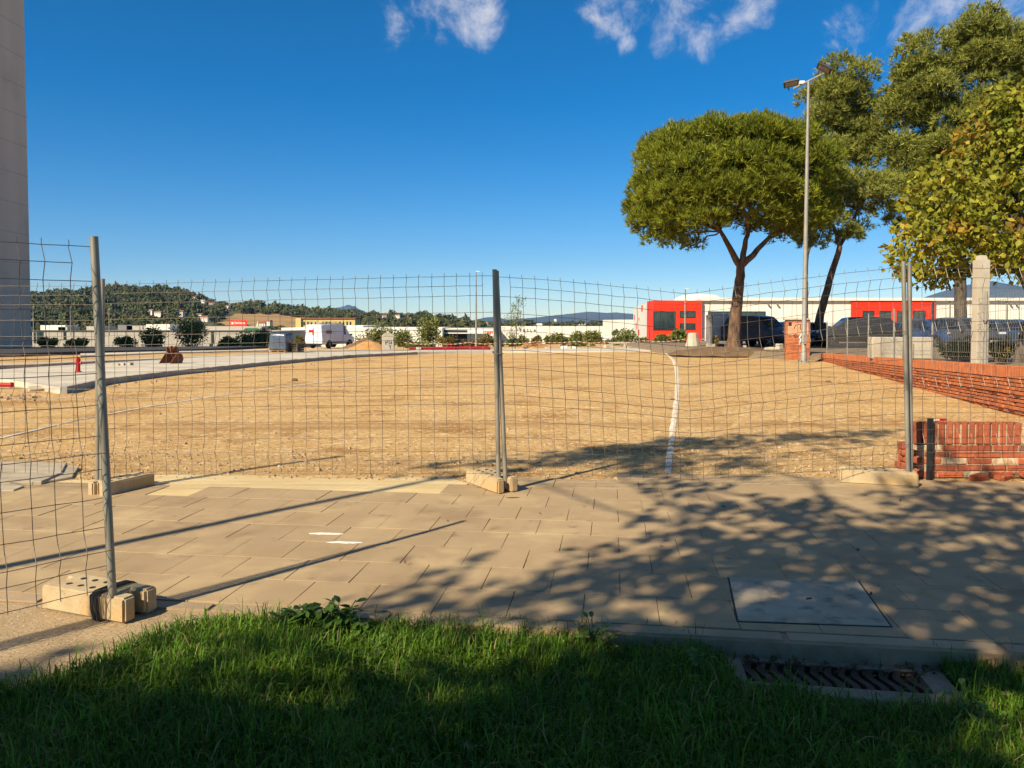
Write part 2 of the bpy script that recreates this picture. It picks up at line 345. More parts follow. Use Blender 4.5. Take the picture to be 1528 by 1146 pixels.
# dry fields on the slope
def slope_patch(name, outline, m, lift=.8):
    u0 = min(p[0] for p in outline); u1 = max(p[0] for p in outline); b = MB(); n = 26
    P = [hill_hit(*p) or Vector((ray(*p)[0]*600, 600, T(ray(*p)[0]*600, 600))) for p in outline]
    c = sum(P, Vector())/len(P); rings = 6; k = len(P)
    b.v = [tuple(c+Vector((0,0,T(c.x,c.y)-c.z+lift)))]
    for r in range(1, rings+1):
        for p in P:
            q = c.lerp(p, r/rings); b.v.append((q.x, q.y, T(q.x, q.y)+lift*(1 if r < rings else -.5)))
    b.f = [(0, 1+i, 1+(i+1) % k) for i in range(k)]
    for r in range(rings-1):
        for i in range(k):
            b.f.append((1+r*k+i, 1+(r+1)*k+i, 1+(r+1)*k+(i+1) % k, 1+r*k+(i+1) % k))
    return tag(b.build(name, m, smooth=60), kind='structure')
FIELD1 = [(318,484),(330,474),(345,468),(375,466),(410,468),(440,471),(470,474),(500,476),(540,479),(552,484),(500,488),(420,489),(350,489)]
slope_patch('dry_field', FIELD1, field_m)

# ------------------------------------------------------------------ the sandy lot
def uneven(x, y):
    return gz(x, y)+.012*mnoise.noise((x*.8, y*.8, 0))+.02*mnoise.noise((x*.25, y*.25, 4))
def lotz(x, y):
    z = uneven(x, y)
    return z-.06*(1-smooth(7.0, 7.7, y))
gx = np.concatenate([np.arange(-75, -14, 3), np.arange(-14, 14, .33), np.arange(14, 31, 1.5)]); gy = np.concatenate([np.arange(6.3, 20, .3), np.arange(20, 84, 1.6)])
b = MB(); b.v = [(x, y, lotz(x, y)) for y in gy for x in gx]; nx = len(gx)
b.f = [(j*nx+i, j*nx+i+1, (j+1)*nx+i+1, (j+1)*nx+i) for j in range(len(gy)-1) for i in range(nx-1)]
tag(b.build('sand_lot', sand, smooth=80), kind='structure')

# ------------------------------------------------------------------ pavement, kerb, manhole, lawn
PO = Vector((1.156, 3.835, 0)); TH = R(-7.5); EX = Vector((math.cos(TH), math.sin(TH), 0)); EY = Vector((-math.sin(TH), math.cos(TH), 0))
def pv(s, t, z=0): return PO+EX*s+EY*t+Vector((0, 0, z))
def back_edge(x): return 7.0+.66*smooth(-.85, -.35, x)+(.2*smooth(-3.4, -3.8, x) if x < -3 else 0)
pave = tag(MB().prism([pv(-9,0), pv(7,0), pv(7,3.3), pv(-9,2.9)], -.2, -.010).build('pavement', mat('joint_sand', (.22,.155,.085), (.28,.20,.11), .95, 30, coord='world')), kind='structure')
hm = [G(*p) for p in ((1088,862),(1280,868),(1328,935),(1102,927))]
slab_me = MB().box((0,0,-.025), (.3968,.3968,.05)).mesh('paving_slab', paver)
bm = bmesh.new(); bm.from_mesh(slab_me); bmesh.ops.bevel(bm, geom=[e for e in bm.edges if all(v.co.z > -.01 for v in e.verts)], offset=.0018, segments=1, affect='EDGES'); bm.to_mesh(slab_me); bm.free()
for j in range(0, 10):
    for i in range(-24, 19):
        s = i*.4+(.2 if j % 2 else 0)+.2; t = j*.4+.2; c = pv(s, t)
        if c.y > back_edge(c.x)+random.uniform(-.02, .06) or c.x < -7.5 or c.x > 6.6: continue
        link('paving_slab', slab_me, pave, c+Vector((random.uniform(-.001,.001), random.uniform(-.001,.001), random.uniform(-.0015,.0015))),
             (random.gauss(0,.003), random.gauss(0,.003), TH+random.gauss(0,.003)+R(90)*random.randrange(4)))
kerb = tag(MB().prism([pv(-9,-.125), pv(7,-.125), pv(7,-.005), pv(-9,-.005)], -.3, -.012).build('kerb', brickj), kind='structure')
kme = MB().box((0,0,-.11), (.992,.112,.22)).mesh('kerb_stone', objvar(mat('kerb_concrete', (.38,.27,.155), (.31,.22,.125), .9, 5, 8, bump=.003, bscale=70, c3=(.3,.21,.13), s3=2.5, coord='world'), .06))
bm = bmesh.new(); bm.from_mesh(kme); bmesh.ops.bevel(bm, geom=bm.edges[:], offset=.012, segments=2, affect='EDGES'); bm.to_mesh(kme); bm.free(); kme.shade_smooth(); kme.set_sharp_from_angle(angle=R(40))
for i in range(-9, 7): link('kerb_stone', kme, kerb, pv(i+.5+.2, -.065, random.uniform(-.002,.002)), (0,0,TH+random.gauss(0,.002)))
c = sum(hm, Vector())/4
mh = thing('manhole_cover', 'grey concrete access cover set in the shaded paving', 'manhole', c)
MB().prism([(p-c)*1.03 for p in hm], -.05, .002).build('frame', black_m, mh)
mo = MB().prism([(p-c) for p in hm], -.04, .007).build('cover', mat('cover_concrete', (.44,.36,.24), (.34,.27,.175), .92, 4, 8, bump=.003, bscale=80, c3=(.22,.17,.11), s3=7, t3=(.54,.68), coord='world'), mh); bevel(mo, .003, 1)
MB().tube([(.02,-.01,.006),(.03,0,.006),(.05,0,.0085)], .008, 6).build('lifting_eye', iron, mh)
# fresh screed where slabs are missing
b = MB(); mp_ = [(-4.6,6.75),(-3.6,6.72),(-2,6.7),(-.55,6.9),(-.42,7.35),(-.62,7.62),(-1.4,7.74),(-2.6,7.78),(-3.6,7.80),(-4.6,7.7)]
tag(MB().prism(mp_, -.1, -.005).build('mortar_bed', mortar), kind='structure')
# gravelly apron left of the lawn
AP = [G(u, v) for u, v in ((-700,880),(0,893),(290,913),(440,930),(300,968),(210,1010),(60,1060),(-300,1180),(-900,1300))]
ap = MB(); n = len(AP)
apl = [p-EY*0 for p in AP]; apl[0] = pv(-9,-.128); apl[1] = pv(-4.1,-.128); apl[2] = pv(-2.55,-.128); apl[3] = pv(-1.9,-.128)
tag(ap.prism(apl, -.2, -.012).build('gravel_apron', agg), kind='structure')
def lz(x, y): return -.045-.075*smooth(-1.2, .6, x)+.02*mnoise.noise((x*1.3, y*1.3, 2))
gx = np.arange(-16, 16.1, .25); gy = np.linspace(0, 1, 60); b = MB()
for tt in gy:
    for x in gx:
        yk = pv(0,-.13).y+(x-pv(0,-.13).x)*math.tan(TH); y = -14+(yk+14)*tt; b.v.append((x, y, lz(x, y)))
nx = len(gx); b.f = [(j*nx+i, j*nx+i+1, (j+1)*nx+i+1, (j+1)*nx+i) for j in range(59) for i in range(nx-1)]
tag(b.build('lawn', turf, smooth=80), kind='structure')

# concrete footpath being built on the left side of the lot, with its kerb
def strip(name, inner, outer, h, m, step=.12, kerbmat=None):
    def dens(L):
        o = []
        for a, c in zip(L, L[1:]):
            for k in range(6): o.append((a[0]+(c[0]-a[0])*k/6, a[1]+(c[1]-a[1])*k/6))
        return o+[L[-1]]
    A = [G(u, v) for u, v in dens(inner)]; B = [G(u, v) for u, v in dens(outer)]; b = MB(); n = len(A)
    for a, c in zip(A, B): b.v += [(a.x,a.y,gz(a.x,a.y)-.3),(a.x,a.y,gz(a.x,a.y)+h),(c.x,c.y,gz(c.x,c.y)+h),(c.x,c.y,gz(c.x,c.y)-.3)]
    for i in range(n-1):
        for k in range(3): b.f.append((i*4+k, (i+1)*4+k, (i+1)*4+k+1, i*4+k+1))
    b.f += [(0,1,2,3), ((n-1)*4+3,(n-1)*4+2,(n-1)*4+1,(n-1)*4)]
    return tag(b.build(name, m, smooth=30), kind='structure'), A, B
fp, FA, FB = strip('footpath', [(90,588),(150,574),(260,560),(400,545),(520,534),(620,529),(735,526.5)], [(-60,562),(60,553),(240,541),(400,531),(520,526),(620,525),(735,525)], .15,
   mat('new_concrete', (.60,.52,.385), (.50,.43,.315), .9, .7, 6, bump=.002, bscale=30, c3=(.42,.37,.29), s3=.5, t3=(.48,.62), coord='world'))
b = MB()
for i in range(len(FA)-1):
    a, c = FA[i], FA[i+1]; d = (c-a).normalized(); nrm = Vector((d.y, -d.x, 0))
    M = Matrix.Translation((a+c)/2+nrm*.07+Vector((0,0,.055))) @ Matrix.Rotation(math.atan2(d.y, d.x), 4, 'Z')
    b.box(None, ((c-a).length-.012, .14, .235), M=M)
ks = b.build('footpath_kerb', mat('new_kerb', (.40,.36,.29), (.33,.30,.245), .9, 1.5, coord='world')); tag(ks, kind='structure')
strip('second_kerb', [(-60,553.5),(60,549),(150,543.5),(330,536),(470,529)], [(-60,550),(60,546),(150,541),(330,534.3),(470,528)], .16, conc)
strip('road', [(-60,534),(30,532.5),(120,529),(300,525)], [(-60,523),(60,522),(200,521),(400,519.5)], .22, asph)
strip('far_footpath', [(120,533),(250,528),(400,524.5),(560,523)], [(120,529.5),(250,526),(400,523),(560,522)], .10, MATS['new_concrete'])
strip('far_road', [(735,526),(850,526),(960,524.5),(1030,523.5)], [(735,521.5),(850,521),(960,520),(1030,520)], .06, MATS['new_concrete'])

# parking behind the brick wall
WA, WB = Vector((7.9,10.0,0)), Vector((14.1,35.0,0))
def wall_top(y): return .79+(.12-.79)*(y-13)/22
def pg(x, y):
    return wall_top(min(y, 35))-.06-.9*smooth(46, 100, y)
b = MB(); rows = np.concatenate([np.arange(8, 36, 1.5), [35.0], np.arange(37, 100, 4)]); rows = sorted(set(rows)); xs2 = np.linspace(0, 1, 16)
for y in rows:
    x0 = WA.x+(WB.x-WA.x)*(y-10)/25+.25 if y <= 35 else max(9.5, 14.3-(y-35)*.55)
    for t in xs2: x = x0+(80-x0)*t**2; b.v.append((x, y, pg(x, y)))
    if y >= 35: b.v[-16] = (x0-.9, y-.3, gz(x0, y)-.12); b.v[-15] = (x0+.1, y, pg(x0, y))
nx = 16; b.f = [(j*nx+i, j*nx+i+1, (j+1)*nx+i+1, (j+1)*nx+i) for j in range(len(rows)-1) for i in range(nx-1)]
tag(b.build('parking_ground', mat('parking_gravel', (.27,.19,.11), (.19,.135,.08), .95, 3, bump=.01, bscale=40, coord='world'), smooth=60), kind='structure')

# chalk and lime lines on the ground
def ribbon(name, pts, wpx, m, lift, rag=.25, off=None):
    P = []
    for (a, wa), (c, wc) in zip(zip(pts, wpx), zip(pts[1:], wpx[1:])):
        for k in range(14): t = k/14; P.append((a[0]+(c[0]-a[0])*t, a[1]+(c[1]-a[1])*t, wa+(wc-wa)*t))
    b = MB()
    for i, (u, v, wd) in enumerate(P):
        g = G(u, v); hw = wd/FPX*g.y/2; l = random.gauss(0, rag)*hw; r = random.gauss(0, rag)*hw
        q = G(*P[min(i+1, len(P)-1)][:2]); p = G(*P[max(i-1, 0)][:2]); d = (q-p).normalized(); nn = Vector((d.y, -d.x, 0))
        if off: nn = Vector((1,0,0)) if off == 'x' else Vector((0,1,0))
        for sgn, jj in ((-1, l), (0, 0), (1, r)):
            e = g+nn*(sgn*(hw+jj)); b.v.append((e.x, e.y, uneven(e.x, e.y)+lift+(.006 if sgn == 0 else -.004)))
    b.f = [(i*3+k, i*3+k+1, (i+1)*3+k+1, (i+1)*3+k) for i in range(len(P)-1) for k in range(2)]
    return b.build(name, m)
tag(ribbon('lime_line', [(996,706),(1003,650),(1007,615),(1010,590),(1011,570),(1009,548),(1004,537),(996,529),(990,525.5)], [10.5,9,8,7,6,5.5,5,4,3], lime, .012, .13, 'x'), 'broad wavering white lime line running away across the sand', 'ground marking')
tag(ribbon('chalk_line', [(-90,674),(0,655),(160,618),(240,604),(400,581),(560,559),(690,544)], [6,5.4,4.6,4,3.4,3,2.6], mat('chalk', (.82,.77,.66), (.70,.60,.44), .95, 5, coord='world'), .014, .25), 'thin straight chalk line across the sand on the left', 'ground marking')
damp = mat('pressed_sand', (.47,.28,.105), (.55,.34,.14), .95, 5, 8, bump=.02, bscale=22, coord='world'); add_speck(damp, 11, (.74,.52,.26), .56, .64)
for pts, wp in (([(170,640),(330,612),(520,596),(760,588),(960,592)],[9,8,7,6,5]), ([(190,668),(360,636),(540,618),(760,608),(940,610)],[10,9,8,7,6]), ([(230,585),(420,566),(640,552),(820,544),(930,541)],[5,4.5,4,3.5,3]), ([(240,595),(430,574),(650,558),(840,549),(960,546)],[5,4.5,4,3.5,3]), ([(1060,660),(1150,600),(1190,570),(1205,552)],[14,9,7,5]), ([(1130,668),(1215,604),(1245,575),(1255,560)],[14,9,7,5])):
    tag(ribbon('tyre_track', pts, wp, damp, .004, .55), kind='structure')
for k, (u, v, l_) in enumerate(((487,797,'upper of two short white paint dabs on the pavement'),(515,810,'lower of two short white paint dabs on the pavement'))):
    g = G(u, v); b = MB(); n = 26
    L_ = .125; P = [(L_*math.cos(2*math.pi*i/n)*(1+random.uniform(-.12,.1)), .022*math.sin(2*math.pi*i/n)*(1+random.uniform(-.35,.35))) for i in range(n)]
    b.prism(P, .002, .0045); tag(b.build('paint_dab', white_p, loc=g, rz=R(-4)), l_, 'paint mark')
# drip stain under the centre block
# ------------------------------------------------------------------ temporary fence panels on concrete feet
WZ = [1.945,1.855,1.765,1.615,1.46,1.37,1.28,1.115,.955,.865,.775,.625,.47,.35,.26,.14]
FOLD = [1.855, 1.37, .865, .35]
def fold_off(z):
    o = 0
    for f in FOLD: o = max(o, 1-abs(z-f)/.085)
    return max(0, o)*.038
def panel(label, A0, A1, B0, B1, sag=None, skew=1, zlist=WZ, bow=0.0, cut=0):
    """A0/A1: foot and head of the first post, B0/B1 of the second; wires span between them"""
    root = thing('temporary_fence', label, 'fence', A0, group='temporary mesh fence panels')
    o = A0.copy()
    for F, Hd in ((A0, A1), (B0, B1)):
        MB().tube([F-o, F.lerp(Hd, .5)-o, Hd-o], .021, 14).build('post', galv, root, smooth=50)
    def P(s, z):
        a = A0.lerp(A1, z/2.0); c = B0.lerp(B1, z/2.0); p = a.lerp(c, s); d = (B0-A0).normalized(); n = Vector((d.y, -d.x, 0))
        p = p+n*(skew*fold_off(z)+bow*math.sin(math.pi*s))
        if sag: p.z -= sag(s)*(.35+.65*min(1, z/1.0))
        return p-o
    Wd = (B0-A0).length; nv = int(Wd/.1135)
    for i in range(1, nv):
        s = i/nv; zs = [WZ[0]+.03]+sorted(set(WZ+[f+.085 for f in FOLD]+[f-.085 for f in FOLD]), reverse=True)+[WZ[-1]-.012]
        j = random.gauss(0, .0012)
        MB().tube([P(s+j+random.gauss(0,.0003), z) for z in zs], .0021, 5).build('wire', wire_m, root)
    for z in zlist:
        e0, e1 = (0, 1) if abs(z-1.855) > .01 else (1/nv, 1-1/nv)
        MB().tube([P(e0+(e1-e0)*k/nv, z) + Vector((0,0,random.gauss(0,.0015))) for k in range(nv+1)], .0021, 5).build('wire', wire_m, root)
    return root
def post_pts(ub, vb, ut, vt, Y, zb=.03, lean=0.0):
    b_ = at(ub, vb, Y); t_ = at(ut, vt, Y+lean); d = t_-b_; f = b_-d*((b_.z-zb)/d.z); return f, t_
Y1 = 3.96
near_f, near_t = post_pts(168, 893, 140, 353, Y1)
dirn = Vector((-.69, -.72, 0))
pl = [post_pts(152, 716, 153, 416, 6.96), post_pts(744, 714, 738, 402, 6.97), post_pts(754, 713, 741, 404, 6.99), post_pts(1355, 703, 1348, 390, 7.26), post_pts(1359, 703, 1357, 391, 7.30)]
lf, lt = near_f+dirn*3.5, near_t+dirn*3.5; lf.z = near_f.z; lt.z = near_t.z-.01
panel('nearest mesh fence panel, running toward the camera at the left edge', near_f, near_t, lf, lt, skew=-1)
panel('flat mesh fence panel between the left and centre posts, before the white van', pl[0][0], pl[0][1], pl[1][0], pl[1][1])
def sagf(s): 
    t = s/.46 if s < .46 else (1-s)/.54
    return .20*(t**1.2) if t < 1 else .20
panel('sagging mesh fence panel between the centre and right posts', pl[2][0], pl[2][1], pl[3][0], pl[3][1], sag=sagf)
e = Vector((3.5, .05, 0)); panel('mesh fence panel before the brick stub at the right edge', pl[4][0], pl[4][1], pl[4][0]+e, pl[4][1]+e)
e = Vector((-3.5, .35, 0)); q0, q1 = pl[0][0]+Vector((-.05,.02,0)), pl[0][1]+Vector((-.05,.02,-.01)); panel('farther mesh fence panel seen through the nearest one at the left edge', q0+e, q1+e, q0, q1, skew=1)

def foot(label, c, rz, L=.6, W=.22, H=.135, notch='U', holes=True):
    r = thing('concrete_block', label, 'concrete block', c, rz, 'concrete feet of the temporary fence')
    b = MB(); hl, hw = L/2, W/2
    if notch: out = [(-hl,-hw),(hl,-hw),(hl,-hw*.30),(hl-.10,-hw*.24),(hl-.10,hw*.24),(hl,hw*.30),(hl,hw),(-hl,hw),(-hl,hw*.35),(-hl+.05,hw*.28),(-hl+.05,-hw*.28),(-hl,-hw*.35)]
    b.prism(out, 0, H); body = b.build('body', block_m, r); bevel(body, .012, 2, .0022)
    if holes:
        for i in range(4):
            for s in (-1, 1):
                x = -hl*.55+i*.085; MB().lathe([(.017,.0),(.017,.0035)], 10, Matrix.Translation((x, s*.045, H-.0015))).build('hole', black_m, r)
    return r
nb = foot('large near concrete fence foot wrapped with dark cable', Vector((-2.235,4.115,-.008)), R(-21))
foot('concrete fence foot under the left pair of posts beside the broken slabs', Vector((-3.6,7.06,-.02)), R(65), .54)
foot('concrete fence foot carrying the two centre posts', Vector((-.194,7.165,0)), R(121.7+180))
foot('concrete fence foot at the right post, beside the brick stub', Vector((3.50,7.335,0)), R(-17), .68)
# dark cable looped round the near foot
for k in range(6):
    x = .075+k*.011+random.gauss(0,.002); e = .115+random.uniform(0,.006)
    P = [(x+.02,-e,.0),(x+.005,-e-.004,.06),(x,-e,.125),(x,-.09,.142),(x+.01,0,.143+.006*random.random()),(x+.02,.09,.142),(x+.02,e,.12),(x+.03,e,.02)]
    MB().tube(P, .0042, 6).build('cable_loop', black_m, nb, smooth=60)
# coupling clips between the centre posts
for (p, lab) in (((pl[1][0].lerp(pl[1][1], .62)+pl[2][0].lerp(pl[2][1], .62))/2, 'steel clamp joining the two centre fence posts'),):
    b = MB(); b.tube([(-.03,-.026,0),(.03,-.026,0),(.042,0,0),(.03,.026,0),(-.03,.026,0),(-.042,0,0),(-.03,-.026,0)], .006, 6); tag(b.build('steel_coupler', galv2, loc=p), lab, 'clamp')

# cables lying on the apron
def cable(name, lab, pts, rad, m=black_m, z=.005):
    P = [G(u, v)+Vector((0,0,z-.008)) for u, v in pts]; Q = []
    for a, c in zip(P, P[1:]):
        for k in range(5): Q.append(a.lerp(c, k/5)+Vector((random.gauss(0,.004), random.gauss(0,.004), 0)))
    tag(MB().tube(Q+[P[-1]], rad, 6).build(name, m, smooth=60), lab, 'cable')

# ------------------------------------------------------------------ brick work
def brick_mesh(nm, L, D, H, m, j=.002):
    o = MB().box((0,0,0), (L, D, H)); me = o.mesh(nm, m); bm = bmesh.new(); bm.from_mesh(me); bmesh.ops.bevel(bm, geom=bm.edges[:], offset=.004, segments=1, affect='EDGES')
    for v in bm.verts: v.co += Vector((random.uniform(-j,j), random.uniform(-j,j), random.uniform(-j,j)))
    bm.to_mesh(me); bm.free(); return me
# stub wall by the right post
st = thing('brick_stub_wall', 'broken end of a red brick wall beside the right fence post', 'brick wall', G(1372, 713), R(-1))
bs = [brick_mesh('brick', .238, .11, .056, brick_m) for _ in range(3)]; so = [brick_mesh('brick', .056, .11, .215, brick_m, .003) for _ in range(3)]
lb = brick_mesh('brick', .238, .11, .056, limed); db = brick_mesh('brick', .238, .11, .056, objvar(mat('sooty_brick', (.15,.07,.04), (.26,.14,.075), .9, 9, coord='world'), .2)); ls_ = brick_mesh('brick', .056, .11, .215, limed, .003)
MB().box((1.25,.137,.265), (2.42,.255,.53)).build('core', mat('pale_mortar', (.50,.37,.23), (.36,.23,.13), .95, 14, coord='world'), st)
for r_ in range(5):
    x = -.03+(.12 if r_ % 2 else 0)+random.uniform(-.05,.03)
    while x < 2.45:
        pick = lb if (random.random() < .12) else random.choice(bs)
        pick = db if (x > .75 and random.random() < .38) else pick; link('brick', pick, st, (x+.119, .055+random.gauss(0,.003), .034+r_*.066), (0,0,random.gauss(0,.006))); x += .25
x = -.04
while x < 2.45:
    link('brick', ls_ if (x > .85 and random.random() < .35) else random.choice(so), st, (x+.028, .055+random.gauss(0,.005), .034+5*.066-.033+.112), (0, random.gauss(0,.008), random.gauss(0,.01))); x += .072+random.uniform(0,.008)
for k in range(5):       # toothed, broken end
    link('brick', random.choice(bs), st, (-.03-random.uniform(0,.06), .17, .034+k*.066), (0,0,R(90)+random.gauss(0,.1)), (.6,1,1))
for i in range(3): link('brick', brick_mesh('brick', .2, .11, .056, brick_m, .004), st, (.55+i*.25, -.06+.03*i, .02), (random.gauss(0,.2), random.gauss(0,.2), random.uniform(-.6,.6)), (.8,.9,.8))
sp_ = MB().box((0,0,.3), (.062,.012,.64)); o_ = sp_.build('steel_strap_post', black_m, loc=G(1385, 714)+Vector((0,-.02,-.02))); bevel(o_, .003, 1); tag(o_, 'dark flat steel strap standing against the brick stub', 'steel post')
b = MB(); p0 = at(1380, 632, 7.62); p1 = at(1402, 627, 7.66)
tp = thing('tape_scrap', 'scrap of red and white tape on top of the brick stub', 'tape', p1)
MB().tube([p0-p1, (p0-p1)*.5+Vector((0,0,.012)), (0,0,0)], .008, 5).build('white_tail', white_p, tp); MB().box((.03,0,.005), (.07,.03,.022), .2).build('red_end', redpl, tp)

# long retaining wall on the right
rw = thing('retaining_wall', 'long low orange brick retaining wall along the parking on the right', 'brick wall', WA)
d = (WB-WA); LW = d.length; slope = (wall_top(35)-wall_top(10)); ang = math.atan2(d.y, d.x); sl = math.atan2(slope, LW)
MT = Matrix.Translation((0,0,wall_top(10))) @ Matrix.Rotation(ang, 4, 'Z') @ Matrix.Rotation(-sl, 4, 'Y')
core = MB().box(None, (LW, .20, 1.05), M=MT @ Matrix.Translation((LW/2, -.13, -.53))).build('core', brickj, rw)
bo = [brick_mesh('brick', .238, .11, .05, brick_o, .003) for _ in range(3)]
far = MB(); cnt = 0
bx0 = MB().box((0,0,0), (.238,.11,.05))
for r_ in range(11):
    x = (.125 if r_ % 2 else 0)
    while x < LW-.2:
        M = MT @ Matrix.Translation((x+.12, .02+random.gauss(0,.008)+(.03 if r_ % 4 == 3 else 0), -.25-r_*.066)) @ Matrix.Rotation(random.gauss(0,.012), 4, 'Z')
        wp = (M.translation+WA)
        if wp.z+.03 > gz(wp.x, wp.y):
            if x < 10.5 and cnt < 290 and x > 1.2:
                o = link('brick', random.choice(bo), rw); o.matrix_local = M; cnt += 1
            else: far.box(None, (.238,.11,.05), M=M)
        x += .25
tag(far.build('far_bricks', brick_o, rw), kind='stuff')
cop = MB(); x = 0
while x < LW-.05:
    cop.box(None, (.058,.25,.2), M=MT @ Matrix.Translation((x+.03, -.05+random.gauss(0,.003), -.105+random.gauss(0,.002)))); x += .0665
tag(cop.build('coping_bricks', brick_o, rw), kind='stuff')
# galvanised posts and mesh on the wall
wf = thing('wall_fence', 'low galvanised mesh fence on top of the brick retaining wall', 'fence', WA+Vector((.13,.0,0)))
def wl(y, h=0): t = (y-10)/25; return Vector((d.x*t, d.y*t, wall_top(y)+h))
ysp = [11.4,15.1,18.6,22.3,25.8,29.5,34.3]
for y in ysp:
    p = wl(y); MB().tube([p-Vector((0,0,.1)), p+Vector((random.uniform(-.02,.02),0,1.42))], .027, 8).build('post', galv2, wf, smooth=60)
for h in (.12,.22,.45,.68,.78,1.0,1.2,1.3):
    b = MB(); b.tube([wl(10.2+k*.6, h+.02*math.sin(k*.9+h*7)*.4) for k in range(41)], .0035, 4); b.build('wire', galv2, wf)
vw = MB()
for k in range(0, 200):
    y = 10.3+k*.12; p = wl(y)
    vw.tube([p+Vector((0,0,.06)), p+Vector((.02,-.02,.17)), p+Vector((0,0,.24)), p+Vector((0,0,.7)), p+Vector((.02,-.02,.74)), p+Vector((0,0,.79)), p+Vector((0,0,1.33))], .0030, 3, cap=False)
tag(vw.build('upright_wires', galv2, wf), kind='stuff')
b = MB(); p = wl(15.1, .82); b.tube([p+Vector((.03*math.cos(a*.9)+.02*math.sin(a*2), -.05*math.sin(a*.9), .04*math.sin(a*1.7))) for a in range(12)], .006, 5); b.build('wire_tie', black_m, wf)
# concrete pillar behind the fence
pp = at(1460, 540, 15.6); pc = thing('concrete_pillar', 'tall pale square concrete pillar behind the wall fence', 'pillar', Vector((pp.x+.05, 15.65, pg(0,15.6)-.05)))
o = MB().box((0,0,1.1), (.25,.20,2.2)).build('shaft', conc, pc); bevel(o, .012, 2)
o = MB().box((0,0,2.24), (.19,.15,.10), taper=.8).build('cap', conc, pc); bevel(o, .012, 2)

# brick meter pillar with graffiti
bp = G(1190, 526, .1); bpz = bp.z-.1
pm = thing('brick_meter_pillar', 'orange brick meter housing covered in graffiti behind the lamp post', 'brick housing', Vector((13.35,36,bpz)), R(-14))
Wp, Dp, Hp = 1.08, .6, 1.92
MB().box((0,0,Hp/2), (Wp-.03,Dp-.03,Hp)).build('core', brickj, pm)
pb = brick_mesh('brick', .24, .07, .055, brick_o, .002)
for r_ in range(28):
    for sgn, ax in ((-1,'f'),(1,'r'),(-1,'l')):
        n = 4 if ax == 'f' else 2
        for i in range(n):
            off = (.06 if r_ % 2 else -.06)
            if ax == 'f': link('brick', pb, pm, ((i-1.5)*.262+off*.3, -Dp/2+.028, .04+r_*.067), None, (1.03,1,1))
            elif ax == 'l': link('brick', pb, pm, (-Wp/2+.028, (i-.5)*.28, .04+r_*.067), (0,0,R(90)), (1.05,1,1))
MB().box((0,0,Hp+.03), (Wp+.16,Dp+.16,.07)).build('cap_slab', conc, pm)
MB().box((-.36,-Dp/2-.012,1.72), (.14,.02,.16)).build('vent', black_m, pm)
MB().box((.0,-Dp/2-.006,1.5), (.9,.006,.55)).build('pale_paint_panel', mat('pinkish_paint', (.60,.33,.20), (.50,.22,.11), .9, 5), pm)
def scrib(parent, pts, r, m, y, name='graffiti_stroke'):
    MB().tube([(x, y, z) for x, z in pts], r, 5).build(name, m, parent)
yy = -Dp/2-.014
scrib(pm, [(-.18,1.50),(-.12,1.66),(-.02,1.70)], .014, black_m, yy); scrib(pm, [(.0,1.70),(.12,1.72),(.08,1.52),(.16,1.45)], .016, black_m, yy); scrib(pm, [(-.2,1.18),(-.1,1.25),(-.02,1.15),(-.12,1.1),(-.2,1.18)], .02, black_m, yy)
scrib(pm, [(.05,.75),(.12,1.0),(.06,1.1),(.18,1.3)], .03, wht, yy-.004); scrib(pm, [(.2,1.05),(.3,1.2),(.22,1.1),(.34,.95)], .025, mat('violet_spray', (.20,.12,.22)), yy); scrib(pm, [(.15,.72),(.28,.8),(.2,.66),(.1,.7)], .02, crim, yy)

# floodlight mast
lp = G(1199, 541); lh = at(1206, 121, lp.y).z
lm = thing('floodlight_mast', 'tall grey floodlight mast with two lamps in front of the pines', 'light mast', lp)
top = at(1206.5, 121, lp.y)-lp
def lerp3(k): return Vector((top.x*k, 0, top.z*k))
zinc = mat('mast_zinc', (.33,.30,.245), (.27,.25,.205), .6, 3, metal=.3)
MB().tube([lerp3(k) for k in (0,.035,.04,.3,.7,1)], [.135,.132,.105,.095,.075,.052], 16).build('mast', zinc, lm, smooth=40)
MB().lathe([(.24,-.05),(.24,.03),(.17,.06)], 12).build('base_plate', zinc, lm)
for a_ in range(4): MB().lathe([(.02,.03),(.02,.09)], 6, Matrix.Translation((.2*math.cos(a_*1.57+.8), .2*math.sin(a_*1.57+.8), 0))).build('anchor_bolt', iron, lm)
MB().box((.0,-.135,1.0), (.12,.06,.4)).build('service_door', zinc, lm)
arm = Vector((.44,-.52,.16)); MB().tube([top-arm, top, top+arm], .045, 8).build('cross_arm', zinc, lm, smooth=50)
MB().box(top-arm*.45+Vector((0,0,.08)), (.2,.16,.13)).build('driver_box', wht, lm)
dk = mat('lamp_housing', (.03,.028,.026), (.045,.04,.036), .5, 6); lens = mat('lamp_lens', (.30,.22,.20), (.34,.26,.24), .25, 3, spec=.6)
for sgn, tl in ((1, R(32)), (-1, R(-8))):
    fl = MB().box((0,0,0), (.62,.46,.09)).build('floodlight', dk, lm); bevel(fl, .012, 1)
    fl.location = top+arm*sgn*.98+Vector((-.12 if sgn < 0 else .02,0,.22)); fl.rotation_euler = (R(-14), tl, R(-20))
    MB().box((0,0,-.0475), (.50,.35,.006)).build('lens', lens, fl)
    b = MB()
    for k in range(7): b.box((-.24+k*.08,0,.065), (.012,.4,.05))
    b.build('cooling_fins', dk, fl); MB().tube([(-.18,-.19,-.0),(-.12,-.19,-.2),(-.12,.19,-.2),(-.18,.19,0)], .014, 6).build('bracket', dk, fl)
